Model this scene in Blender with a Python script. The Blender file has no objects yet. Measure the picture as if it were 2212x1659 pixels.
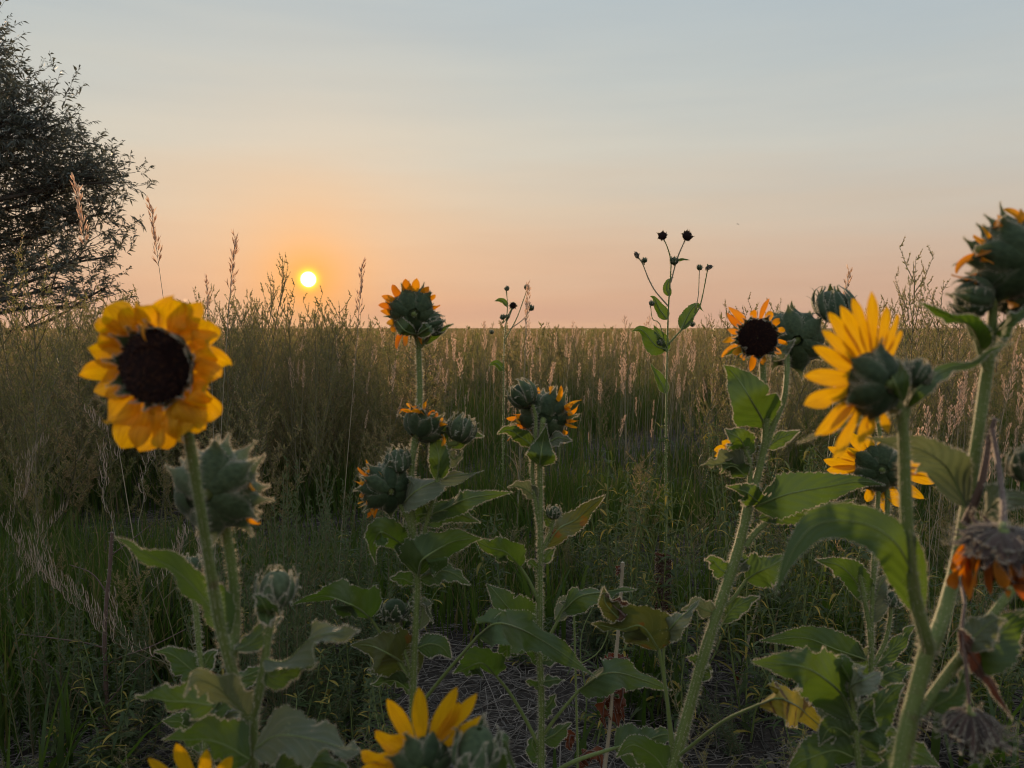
import bpy, math, random
import numpy as np
from math import radians as R_, sin, cos, pi, sqrt
random.seed(7); RNG = np.random.default_rng(7)
SC = bpy.context.scene; COL = SC.collection
# ------------------------------------------------------------------ camera frame
H = 0.95; PITCH = math.atan(121.5/1728); F = 1728.0
CAM = np.array([0, 0, H]); RIGHT = np.array([1., 0, 0])
FWD = np.array([0, cos(PITCH), -sin(PITCH)]); UP = np.array([0, sin(PITCH), cos(PITCH)])
def P(x, y, d):                        # photo position (2212 x 1659 scale) at depth d -> world point
    return CAM + d*FWD + (x-1106)/F*d*RIGHT + (829.5-y)/F*d*UP
def nrm(v):
    v = np.asarray(v, float); return v/np.maximum(np.linalg.norm(v, axis=-1, keepdims=True), 1e-9)
def lin(r, g, b):
    f = lambda c: (c/255/12.92) if c/255 <= .04045 else ((c/255+.055)/1.055)**2.4
    return (f(r), f(g), f(b), 1)
# ------------------------------------------------------------------ mesh building
class MB:
    def __init__(s): s.v = []; s.q = []; s.t = []; s.qm = []; s.tm = []; s.a = []; s.n = 0
    def add(s, v, f, m=0, a=None):
        v = np.asarray(v, float).reshape(-1, 3); f = np.asarray(f, int)
        s.v.append(v); s.a.append(np.zeros((len(v), 3)) if a is None else np.broadcast_to(np.asarray(a, float), (len(v), 3)))
        if f.shape[1] == 4: s.q.append(f+s.n); s.qm.append(np.full(len(f), m))
        else: s.t.append(f+s.n); s.tm.append(np.full(len(f), m))
        s.n += len(v)
    def grid(s, g, m=0, a=None, close=False):
        g = np.asarray(g, float); n, k = g.shape[:2]
        i = np.arange(n*k).reshape(n, k)
        if close: i = np.concatenate([i, i[:, :1]], 1)
        f = np.stack([i[:-1, :-1], i[:-1, 1:], i[1:, 1:], i[1:, :-1]], -1).reshape(-1, 4)
        s.add(g.reshape(-1, 3), f, m, None if a is None else np.asarray(a).reshape(-1, 3) if np.ndim(a) > 1 else a)
    def join(s, o, M=None, off=None, rnd=None):
        pass
    def build(s, name, mats, parent=None, base=None):
        v = np.concatenate(s.v); a = np.concatenate(s.a)
        if base is not None: v = v-base
        Q = np.concatenate(s.q) if s.q else np.zeros((0, 4), int); T = np.concatenate(s.t) if s.t else np.zeros((0, 3), int)
        mi = np.concatenate(s.qm+s.tm).astype(np.int32)
        me = bpy.data.meshes.new(name)
        me.vertices.add(len(v)); me.vertices.foreach_set('co', v.astype(np.float32).ravel())
        li = np.concatenate([Q.ravel(), T.ravel()]).astype(np.int32)
        me.loops.add(len(li)); me.loops.foreach_set('vertex_index', li)
        st = np.concatenate([np.arange(len(Q))*4, len(Q)*4+np.arange(len(T))*3]).astype(np.int32)
        me.polygons.add(len(st)); me.polygons.foreach_set('loop_start', st)
        me.polygons.foreach_set('material_index', mi); me.polygons.foreach_set('use_smooth', np.ones(len(st), bool))
        at = me.attributes.new('tint', 'FLOAT_VECTOR', 'POINT'); at.data.foreach_set('vector', a.astype(np.float32).ravel())
        me.update(calc_edges=True)
        for m in (mats if isinstance(mats, (list, tuple)) else [mats]): me.materials.append(M[m])
        o = bpy.data.objects.new(name, me); COL.objects.link(o)
        if parent is not None: o.parent = parent
        return o
def tag(o, label, cat, group=None, kind=None):
    if label: o['label'] = label
    if cat: o['category'] = cat
    if group: o['group'] = group
    if kind: o['kind'] = kind
    return o
def empty(name, loc):
    o = bpy.data.objects.new(name, None); o.location = loc; o.empty_display_size = .05; COL.objects.link(o); return o
def cr(p, n):                          # catmull-rom through rows of p, n samples
    p = np.asarray(p, float)
    if len(p) == 2: t = np.linspace(0, 1, n)[:, None]; return p[0]*(1-t)+p[1]*t
    q = np.concatenate([[2*p[0]-p[1]], p, [2*p[-1]-p[-2]]])
    seg = np.linalg.norm(np.diff(p[:, :3], axis=0), axis=1); c = np.concatenate([[0], np.cumsum(seg)]); s = np.linspace(0, c[-1], n)
    i = np.clip(np.searchsorted(c, s, 'right')-1, 0, len(p)-2); t = ((s-c[i])/np.maximum(seg[i], 1e-9))[:, None]
    a, b, d, e = q[i], q[i+1], q[i+2], q[i+3]
    return .5*(2*b+(d-a)*t+(2*a-5*b+4*d-e)*t*t+(3*b-a-3*d+e)*t**3)
def tube(mb, p, r, k=8, m=0, a=(0, 0, 0), cap=True):
    p = np.asarray(p, float); n = len(p); r = np.broadcast_to(r, (n,))
    T = nrm(np.gradient(p, axis=0)); ref = np.array([.3, .9, .31]); S = nrm(np.cross(T, ref)); N = np.cross(S, T)
    an = np.arange(k)*2*pi/k
    g = p[:, None]+(np.cos(an)[None, :, None]*S[:, None]+np.sin(an)[None, :, None]*N[:, None])*r[:, None, None]
    at = np.zeros((n, k, 3)); at[..., 0] = a[0]; at[..., 1] = np.linspace(0, 1, n)[:, None]; at[..., 2] = a[2]
    mb.grid(g, m, at, close=True)
    if cap: mb.add(np.concatenate([g[-1], [p[-1]+T[-1]*r[-1]*.6]]), [[i, (i+1) % k, k] for i in range(k)], m, a)
    return g, T
def hairs(mb, p0, d, L, w, m):         # thin tapering hairs from points p0 along directions d
    n = len(p0)
    if not n: return
    s = nrm(np.cross(d, nrm(p0-CAM)))*(w/2); L = L*RNG.uniform(.5, 1.3, (n, 1))
    bend = RNG.normal(0, .35, (n, 3)); tip = p0+nrm(d+bend)*L
    v = np.stack([p0-s, p0+s, tip], 1).reshape(-1, 3)
    mb.add(v, np.arange(3*n).reshape(-1, 3), m, np.repeat(RNG.random((n, 1)), 3, 0)*[1, 0, 0])
# ------------------------------------------------------------------ materials
M = {}
def mat(name): 
    m = bpy.data.materials.new(name); m.use_nodes = True; nt = m.node_tree; nt.nodes.clear(); M[name] = m
    return m, nt, (lambda t, **k: mk(nt, t, **k)), nt.links.new
def mk(nt, t, **k):
    n = nt.nodes.new('ShaderNode'+t)
    for a, b in k.items():
        if a.startswith('i_'): n.inputs[a[2:].replace('_', ' ')].default_value = b
        else: setattr(n, a, b)
    return n
def ramp(N, L, fac, stops):
    r = N('ValToRGB'); e = r.color_ramp.elements
    while len(e) < len(stops): e.new(.5)
    for q, (p, c) in zip(e, stops): q.position = p; q.color = c if len(c) == 4 else (*c, 1)
    L(fac, r.inputs[0]); return r.outputs[0]
def math_(N, L, op, a, b=None):
    n = N('Math', operation=op)
    for i, x in enumerate((a, b)):
        if x is None: continue
        if isinstance(x, (int, float)): n.inputs[i].default_value = x
        else: L(x, n.inputs[i])
    return n.outputs[0]
def mixc(N, L, f, a, b, bt='MIX'):
    n = N('Mix', data_type='RGBA', blend_type=bt)
    for i, x in ((0, f), (6, a), (7, b)):
        if isinstance(x, (int, float)): n.inputs[i].default_value = x
        elif isinstance(x, tuple): n.inputs[i].default_value = x if len(x) == 4 else (*x, 1)
        else: L(x, n.inputs[i])
    return n.outputs[2]
def thin(N, L, col, tcol, tr, rough=.6, sheen=0., bump=None, spec=.3):
    """a thin plant surface: reflecting Principled mixed with light coming through"""
    p = N('BsdfPrincipled'); L(col, p.inputs['Base Color']); p.inputs['Roughness'].default_value = rough
    p.inputs['Specular IOR Level'].default_value = spec
    if sheen: p.inputs['Sheen Weight'].default_value = sheen; p.inputs['Sheen Roughness'].default_value = .4; p.inputs['Sheen Tint'].default_value = (1, .96, .88, 1)
    t = N('BsdfTranslucent'); L(tcol, t.inputs[0]); x = N('MixShader'); x.inputs[0].default_value = tr
    if bump is not None: L(bump, p.inputs['Normal']); L(bump, t.inputs['Normal'])
    L(p.outputs[0], x.inputs[1]); L(t.outputs[0], x.inputs[2]); o = N('OutputMaterial'); L(x.outputs[0], o.inputs[0])
def leaf_mat(name, c1, c2, vein, tc, spots=None, sheen=.25, tr=.4, under=None):
    m, nt, N, L = mat(name)
    at = N('Attribute', attribute_name='tint'); sp = N('SeparateXYZ'); L(at.outputs['Vector'], sp.inputs[0])
    t, u = sp.outputs[1], math_(N, L, 'ABSOLUTE', sp.outputs[2])
    q = math_(N, L, 'FRACT', math_(N, L, 'MULTIPLY', math_(N, L, 'SUBTRACT', t, math_(N, L, 'MULTIPLY', u, .3)), 7.5))
    d = math_(N, L, 'ABSOLUTE', math_(N, L, 'SUBTRACT', q, .5))
    lat = math_(N, L, 'LESS_THAN', d, .045); mid = math_(N, L, 'LESS_THAN', u, .05)
    v = math_(N, L, 'MAXIMUM', math_(N, L, 'MULTIPLY', lat, .45), math_(N, L, 'MULTIPLY', mid, .9))
    tc_ = N('TexCoord'); n1 = N('TexNoise', i_Scale=60., i_Detail=5.); L(tc_.outputs['Object'], n1.inputs['Vector'])
    oi = N('ObjectInfo'); f = math_(N, L, 'ADD', math_(N, L, 'MULTIPLY', oi.outputs['Random'], .6), math_(N, L, 'MULTIPLY', n1.outputs[0], .4))
    base = mixc(N, L, f, c1, c2)
    if spots:
        n2 = N('TexNoise', i_Scale=spots[1], i_Detail=3.); L(tc_.outputs['Object'], n2.inputs['Vector'])
        base = mixc(N, L, ramp(N, L, n2.outputs[0], [(spots[2], (0, 0, 0)), (spots[2]+.04, (1, 1, 1))]), base, spots[0])
    n3 = N('TexVoronoi', i_Scale=260.); L(tc_.outputs['Object'], n3.inputs['Vector'])
    n4 = N('TexNoise', i_Scale=34.); L(tc_.outputs['Object'], n4.inputs['Vector'])
    sk = math_(N, L, 'MULTIPLY', math_(N, L, 'LESS_THAN', n3.outputs[0], .22), math_(N, L, 'GREATER_THAN', n4.outputs[0], .6))
    base = mixc(N, L, math_(N, L, 'MULTIPLY', sk, .55), base, (.3, .32, .18))
    if under:
        g = N('NewGeometry'); base = mixc(N, L, math_(N, L, 'MULTIPLY', g.outputs['Backfacing'], .6), base, under)
    col = mixc(N, L, v, base, vein)
    tcol = mixc(N, L, 1., mixc(N, L, v, tc, tuple(x*.7 for x in tc)), mixc(N, L, f, (1, 1, 1), (.55, .62, .6)), 'MULTIPLY')
    if spots: tcol = mixc(N, L, .5, tcol, base)
    bp = N('Bump', i_Strength=.5, i_Distance=.002); hb = math_(N, L, 'ADD', math_(N, L, 'MULTIPLY', d, 1.2), math_(N, L, 'MULTIPLY', n1.outputs[0], .6)); L(hb, bp.inputs['Height'])
    thin(N, L, col, tcol, tr, .62, sheen, bp.outputs[0])
leaf_mat('sunflower_leaf', (.040, .080, .014), (.068, .115, .026), (.13, .18, .06), (.14, .235, .012), sheen=.1, tr=.42, under=(.075, .105, .05))
leaf_mat('pale_leaf', (.10, .125, .07), (.155, .17, .11), (.28, .28, .2), (.18, .21, .07), sheen=.25)
leaf_mat('yellow_leaf', (.36, .27, .02), (.26, .24, .03), (.35, .3, .08), (.42, .30, .01), spots=((.09, .035, .015), 26., .56), sheen=.1)
leaf_mat('spotted_leaf', (.09, .10, .022), (.07, .09, .025), (.16, .17, .06), (.16, .17, .012), spots=((.16, .06, .015), 30., .62), sheen=.2)
leaf_mat('withered_leaf', (.055, .026, .018), (.10, .045, .025), (.11, .06, .04), (.10, .03, .01), sheen=.15, tr=.2)
leaf_mat('rust_leaf', (.075, .022, .010), (.15, .042, .014), (.14, .06, .03), (.20, .04, .008), sheen=.1, tr=.35)
def stem_mat(name, c1, c2, sheen=.5):
    m, nt, N, L = mat(name); tc = N('TexCoord'); n = N('TexNoise', i_Scale=45., i_Detail=6.); mp = N('Mapping'); mp.inputs['Scale'].default_value = (3, 3, .35)
    L(tc.outputs['Object'], mp.inputs[0]); L(mp.outputs[0], n.inputs['Vector'])
    n2 = N('TexNoise', i_Scale=30., i_Detail=4.); L(tc.outputs['Object'], n2.inputs['Vector'])
    c = mixc(N, L, n.outputs[0], c1, c2); c = mixc(N, L, ramp(N, L, n2.outputs[0], [(.68, (0, 0, 0)), (.74, (.7, .7, .7))]), c, (.09, .045, .03))
    p = N('BsdfPrincipled', i_Roughness=.6); L(c, p.inputs['Base Color']); p.inputs['Sheen Weight'].default_value = sheen; p.inputs['Sheen Roughness'].default_value = .35
    p.inputs['Specular IOR Level'].default_value = .3
    p.inputs['Subsurface Weight'].default_value = 0.
    bp = N('Bump', i_Strength=.5, i_Distance=.001); L(n.outputs[0], bp.inputs['Height']); L(bp.outputs[0], p.inputs['Normal'])
    o = N('OutputMaterial'); L(p.outputs[0], o.inputs[0])
stem_mat('green_stem', (.085, .125, .028), (.16, .20, .06), .25); stem_mat('dead_stem', (.06, .035, .028), (.15, .10, .08), .3)
stem_mat('straw_stem', (.22, .18, .12), (.34, .29, .20), .1); stem_mat('weed_stem', (.10, .095, .045), (.17, .14, .08), .1); stem_mat('dry_brown', (.10, .045, .02), (.17, .075, .03), .1)
def simple_thin(name, stops, tstops, tr, rough=.6, sheen=0., obj_rand=False, tip=None, rim=None, streak=None, rough_n=0):
    """colour by the random value each blade, leaflet or petal carries"""
    m, nt, N, L = mat(name); at = N('Attribute', attribute_name='tint'); sp = N('SeparateXYZ'); L(at.outputs['Vector'], sp.inputs[0]); f = sp.outputs[0]
    if obj_rand:
        oi = N('ObjectInfo'); f = math_(N, L, 'FRACT', math_(N, L, 'ADD', f, oi.outputs['Random']))
    c = ramp(N, L, f, stops); tc = ramp(N, L, f, tstops)
    if tip:
        k = ramp(N, L, sp.outputs[1], [(tip[0], (0, 0, 0)), (tip[1], (1, 1, 1))]); c = mixc(N, L, k, c, tip[2]); tc = mixc(N, L, k, tc, tip[3])
    if rim: c = mixc(N, L, ramp(N, L, math_(N, L, 'ABSOLUTE', sp.outputs[2]), [(rim[0], (0, 0, 0)), (1., (1, 1, 1))]), c, rim[1])
    bp = None
    if streak:                             # fine lengthwise veins
        cb = N('CombineXYZ'); L(math_(N, L, 'ADD', math_(N, L, 'MULTIPLY', sp.outputs[2], 5.), math_(N, L, 'MULTIPLY', sp.outputs[0], 40.)), cb.inputs[0]); L(math_(N, L, 'MULTIPLY', sp.outputs[1], .8), cb.inputs[1]); n = N('TexNoise', i_Scale=2.2, i_Detail=3.); L(cb.outputs[0], n.inputs['Vector'])
        k = ramp(N, L, n.outputs[0], [(.35, (1, 1, 1)), (.65, (0, 0, 0))]); k = math_(N, L, 'MULTIPLY', k, .55); c = mixc(N, L, k, c, streak); tc = mixc(N, L, k, tc, streak)
        b = N('Bump', i_Strength=.6, i_Distance=.001); L(n.outputs[0], b.inputs['Height']); bp = b.outputs[0]
    if rough_n:
        t3 = N('TexCoord'); n = N('TexNoise', i_Scale=rough_n, i_Detail=5.); L(t3.outputs['Object'], n.inputs['Vector']); b = N('Bump', i_Strength=.7, i_Distance=.0015); L(n.outputs[0], b.inputs['Height']); bp = b.outputs[0]
        c = mixc(N, L, 1., c, ramp(N, L, n.outputs[0], [(.3, (.55, .6, .55)), (.7, (1.25, 1.2, 1.2))]), 'MULTIPLY')
    thin(N, L, c, tc, tr, rough, sheen, bp)
simple_thin('plant_hair', [(0, (.42, .39, .30)), (1, (.62, .58, .48))], [(0, (.5, .45, .33)), (1, (.72, .65, .5))], .5)
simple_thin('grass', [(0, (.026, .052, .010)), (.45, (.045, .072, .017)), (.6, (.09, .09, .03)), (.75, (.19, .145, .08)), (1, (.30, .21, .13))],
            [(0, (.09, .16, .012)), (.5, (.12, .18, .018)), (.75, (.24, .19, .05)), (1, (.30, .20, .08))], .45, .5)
simple_thin('straw', [(0, (.08, .07, .06)), (.5, (.19, .16, .135)), (1, (.36, .31, .26))], [(0, (.1, .08, .05)), (1, (.3, .24, .15))], .2)
simple_thin('weed_leaf', [(0, (.09, .105, .04)), (.45, (.155, .15, .065)), (.7, (.23, .18, .09)), (1, (.33, .235, .14))],
            [(0, (.18, .21, .05)), (.5, (.32, .28, .09)), (1, (.5, .33, .16))], .5)
simple_thin('sage_leaf', [(0, (.055, .082, .036)), (1, (.105, .13, .066))], [(0, (.12, .17, .05)), (1, (.18, .22, .08))], .4, .7, .1)
simple_thin('herb_leaf', [(0, (.036, .062, .018)), (.85, (.075, .095, .032)), (.93, (.25, .19, .03)), (1, (.34, .25, .05))], [(0, (.09, .13, .02)), (.85, (.13, .16, .03)), (1, (.4, .28, .03))], .4)
simple_thin('seed_husk', [(0, (.45, .30, .20)), (1, (.72, .54, .40))], [(0, (.72, .46, .30)), (1, (.95, .70, .52))], .55, .6, .1, True)
simple_thin('dry_pod', [(0, (.34, .28, .22)), (1, (.55, .46, .38))], [(0, (.5, .36, .24)), (1, (.7, .52, .4))], .4)
simple_thin('tree_leaf', [(0, (.06, .07, .062)), (1, (.13, .145, .125))], [(0, (.08, .085, .05)), (1, (.15, .15, .09))], .3, .5)
simple_thin('petal', [(0, (.58, .30, .004)), (1, (.68, .37, .006))], [(0, (.82, .42, .002)), (1, (.90, .53, .003))], .5, .55, .05, True, (-.05, .6, (.68, .37, .006), (.90, .53, .003)), streak=(.42, .15, .003))
simple_thin('withered_petal', [(0, (.34, .12, .008)), (.5, (.6, .25, .012)), (1, (.66, .33, .02))], [(0, (.7, .2, .003)), (1, (.9, .38, .004))], .5, .6, .1, True)
simple_thin('rust_petal', [(0, (.20, .05, .008)), (.5, (.42, .13, .01)), (1, (.52, .2, .015))], [(0, (.5, .1, .003)), (1, (.8, .28, .004))], .45, .6, .1, True)
simple_thin('bract', [(0, (.028, .055, .022)), (1, (.060, .092, .040))], [(0, (.05, .09, .02)), (1, (.08, .12, .03))], .25, .65, .2, True, (.6, 1.05, (.15, .155, .085), (.17, .18, .07)), (.62, (.16, .17, .11)), rough_n=260.)
simple_thin('pale_bract', [(0, (.05, .085, .036)), (1, (.095, .13, .065))], [(0, (.08, .12, .05)), (1, (.12, .16, .07))], .25, .65, .3, True, (.6, 1.05, (.22, .22, .15), (.22, .22, .12)), (.6, (.24, .24, .18)), rough_n=260.)
simple_thin('dry_bract', [(0, (.016, .008, .006)), (1, (.062, .034, .026))], [(0, (.1, .06, .04)), (1, (.2, .14, .1))], .2, .7, .5, True)
simple_thin('disc_floret', [(0, (.012, .003, .003)), (.7, (.026, .006, .005)), (1, (.06, .022, .008))], [(0, (.01, .002, .002)), (1, (.02, .004, .002))], .1, .8, .1)
simple_thin('dark_seed', [(0, (.02, .012, .01)), (1, (.05, .03, .02))], [(0, (.02, .01, .01)), (1, (.05, .03, .02))], .1, .8)
def bark():
    m, nt, N, L = mat('bark'); tc = N('TexCoord'); n = N('TexNoise', i_Scale=9., i_Detail=8.); L(tc.outputs['Object'], n.inputs['Vector'])
    p = N('BsdfPrincipled', i_Roughness=.9); L(ramp(N, L, n.outputs[0], [(.3, (.03, .024, .02)), (.7, (.085, .07, .055))]), p.inputs['Base Color'])
    b = N('Bump', i_Strength=.8, i_Distance=.02); L(n.outputs[0], b.inputs['Height']); L(b.outputs[0], p.inputs['Normal']); o = N('OutputMaterial'); L(p.outputs[0], o.inputs[0])
bark()
def ground_mat():
    m, nt, N, L = mat('soil'); g = N('NewGeometry'); pos = g.outputs['Position']
    n1 = N('TexNoise', i_Scale=3.5, i_Detail=10., i_Roughness=.65); n2 = N('TexNoise', i_Scale=55., i_Detail=6.); vo = N('TexVoronoi', feature='DISTANCE_TO_EDGE', i_Scale=9.)
    wn = N('TexNoise', i_Scale=6.); L(pos, wn.inputs['Vector']); ad = N('VectorMath', operation='ADD'); L(pos, ad.inputs[0]); sc = N('VectorMath', operation='SCALE'); sc.inputs['Scale'].default_value = .25
    L(wn.outputs['Color'], sc.inputs[0]); L(sc.outputs[0], ad.inputs[1]); L(ad.outputs[0], vo.inputs['Vector'])
    for n in (n1, n2): L(pos, n.inputs['Vector'])
    near = ramp(N, L, n1.outputs[0], [(.3, (.030, .024, .020)), (.55, (.07, .057, .048)), (.75, (.13, .11, .095))])
    near = mixc(N, L, math_(N, L, 'MULTIPLY', n2.outputs[0], .5), near, (.06, .05, .045))
    near = mixc(N, L, ramp(N, L, vo.outputs[0], [(.0, (.55, .55, .55)), (.016, (0, 0, 0))]), near, (.035, .03, .026))
    sp = N('SeparateXYZ'); L(pos, sp.inputs[0])
    nf = N('TexNoise', i_Scale=.05, i_Detail=6.); L(pos, nf.inputs['Vector'])
    far = ramp(N, L, nf.outputs[0], [(.3, (.075, .065, .03)), (.6, (.13, .095, .05)), (.8, (.10, .10, .04))])
    k = ramp(N, L, math_(N, L, 'DIVIDE', sp.outputs[1], 60.), [(.1, (0, 0, 0)), (.5, (1, 1, 1))])
    c = mixc(N, L, k, near, far); p = N('BsdfPrincipled', i_Roughness=.95); p.inputs['Specular IOR Level'].default_value = .1; L(c, p.inputs['Base Color'])
    hh = math_(N, L, 'ADD', math_(N, L, 'ADD', n1.outputs[0], math_(N, L, 'MULTIPLY', n2.outputs[0], .35)), math_(N, L, 'MULTIPLY', ramp(N, L, vo.outputs[0], [(0, (0, 0, 0)), (.025, (1, 1, 1))]), .10))
    b = N('Bump', i_Strength=1., i_Distance=.06); L(hh, b.inputs['Height']); L(b.outputs[0], p.inputs['Normal']); o = N('OutputMaterial'); L(p.outputs[0], o.inputs[0])
ground_mat()
# ------------------------------------------------------------------ sky, sun, camera
SUN_EL = math.atan((708-607)/F*.995); SUN_AZ = math.atan((669-1106)/F)   # azimuth from +Y, negative = towards -X
SD = np.array([sin(SUN_AZ)*cos(SUN_EL), cos(SUN_AZ)*cos(SUN_EL), sin(SUN_EL)])
def world():
    w = bpy.data.worlds.new('World'); SC.world = w; w.use_nodes = True; nt = w.node_tree; nt.nodes.clear()
    N = lambda t, **k: mk(nt, t, **k); L = nt.links.new
    sk = N('TexSky', sky_type='NISHITA', sun_disc=False); sk.sun_elevation = SUN_EL; sk.sun_rotation = SUN_AZ; sk.dust_density = 4; sk.air_density = 1.2
    b1 = N('Background', i_Strength=.05); L(sk.outputs[0], b1.inputs[0])
    tc = N('TexCoord'); d = tc.outputs['Generated']; sp = N('SeparateXYZ'); L(d, sp.inputs[0])
    mp = N('Mapping'); mp.inputs['Scale'].default_value = (1.5, 1.5, 14); mp.inputs['Rotation'].default_value = (0, R_(4), 0); L(d, mp.inputs[0])
    ns = N('TexNoise', i_Scale=1.9, i_Detail=6.); L(mp.outputs[0], ns.inputs['Vector'])
    z = math_(N, L, 'ADD', sp.outputs[2], math_(N, L, 'MULTIPLY', math_(N, L, 'SUBTRACT', ns.outputs[0], .5), .075))
    grad = ramp(N, L, z, [(0, lin(203, 160, 138)), (.035, lin(207, 169, 142)), (.085, lin(210, 181, 155)), (.14, lin(207, 191, 170)),
                          (.21, lin(201, 199, 187)), (.29, lin(189, 195, 191)), (.40, lin(173, 187, 193)), (.52, lin(176, 190, 196)), (1, lin(214, 224, 232))])  # zenith, out of view, made brighter than real dusk as added fill light
    dt = N('VectorMath', operation='DOT_PRODUCT'); L(d, dt.inputs[0]); dt.inputs[1].default_value = tuple(SD)
    th = math_(N, L, 'ARCCOSINE', math_(N, L, 'MINIMUM', dt.outputs['Value'], 1.))
    st = N('TexNoise', i_Scale=2.6, i_Detail=7., i_Roughness=.55); L(mp.outputs[0], st.inputs['Vector']); grad = mixc(N, L, 1., grad, ramp(N, L, st.outputs[0], [(.3, (.972, .978, .985)), (.7, (1.025, 1.02, 1.012))]), 'MULTIPLY')
    side = ramp(N, L, math_(N, L, 'DIVIDE', th, 3.1416), [(.05, (1.03, 1.01, .99)), (.3, (.86, .89, .96)), (.45, (.9, .94, 1.02)), (.8, (1.05, 1.04, 1.08))]); grad = mixc(N, L, 1., grad, side, 'MULTIPLY')  # dimmer away from the sun, raised again behind the camera as added front fill
    def fall(sig, pw, k): return math_(N, L, 'MULTIPLY', math_(N, L, 'POWER', 2.718, math_(N, L, 'MULTIPLY', math_(N, L, 'POWER', math_(N, L, 'DIVIDE', th, sig), pw), -1.)), k)
    tot = mixc(N, L, fall(.15, 1., .24), grad, lin(228, 172, 118)); tot = mixc(N, L, fall(.043, 1.1, .95), tot, lin(255, 166, 52))
    for sig, pw, col in ((.0118, 3., (1.0, .75, 0.)), (.0080, 8., (14, 12, 7))): tot = mixc(N, L, 1., tot, mixc(N, L, fall(sig, pw, 1.), (0, 0, 0), col), 'ADD')
    low = ramp(N, L, sp.outputs[2], [(-.02+.02, (0, 0, 0)), (.02, (1, 1, 1))])
    b2 = N('Background', i_Strength=1.06); L(tot, b2.inputs[0]); ad = N('AddShader'); L(b1.outputs[0], ad.inputs[0]); L(b2.outputs[0], ad.inputs[1])
    b1.inputs['Strength'].default_value = .005
    o = N('OutputWorld'); L(ad.outputs[0], o.inputs[0])
    w.cycles.sampling_method = 'MANUAL'; w.cycles.sample_map_resolution = 1024
world()
sl = bpy.data.lights.new('sun', 'SUN'); sl.energy = 4.0; sl.angle = R_(.5); sl.color = (1, .66, .38)
so = bpy.data.objects.new('sun_light', sl); COL.objects.link(so)
import mathutils
so.rotation_euler = mathutils.Vector(tuple(SD)).to_track_quat('Z', 'Y').to_euler(); so.location = (-3, 8, 6)
cd = bpy.data.cameras.new('camera'); co = bpy.data.objects.new('camera', cd); COL.objects.link(co); SC.camera = co
cd.sensor_width = 36; cd.lens = 36*F/2212; cd.clip_start = .02; cd.clip_end = 20000; co.location = tuple(CAM); co.rotation_euler = (pi/2-PITCH, 0, 0)
cd.dof.use_dof = True; cd.dof.focus_distance = 2.2; cd.dof.aperture_fstop = 10
SC.view_settings.view_transform = 'Standard'; SC.view_settings.look = 'None'; SC.view_settings.exposure = 0; SC.view_settings.gamma = 1
SC.render.engine = 'CYCLES'; SC.cycles.max_bounces = 6; SC.cycles.diffuse_bounces = 3; SC.cycles.transmission_bounces = 4; SC.cycles.use_denoising = True; SC.cycles.filter_width = 1.0
SC.cycles.sample_clamp_indirect = 6
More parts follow.
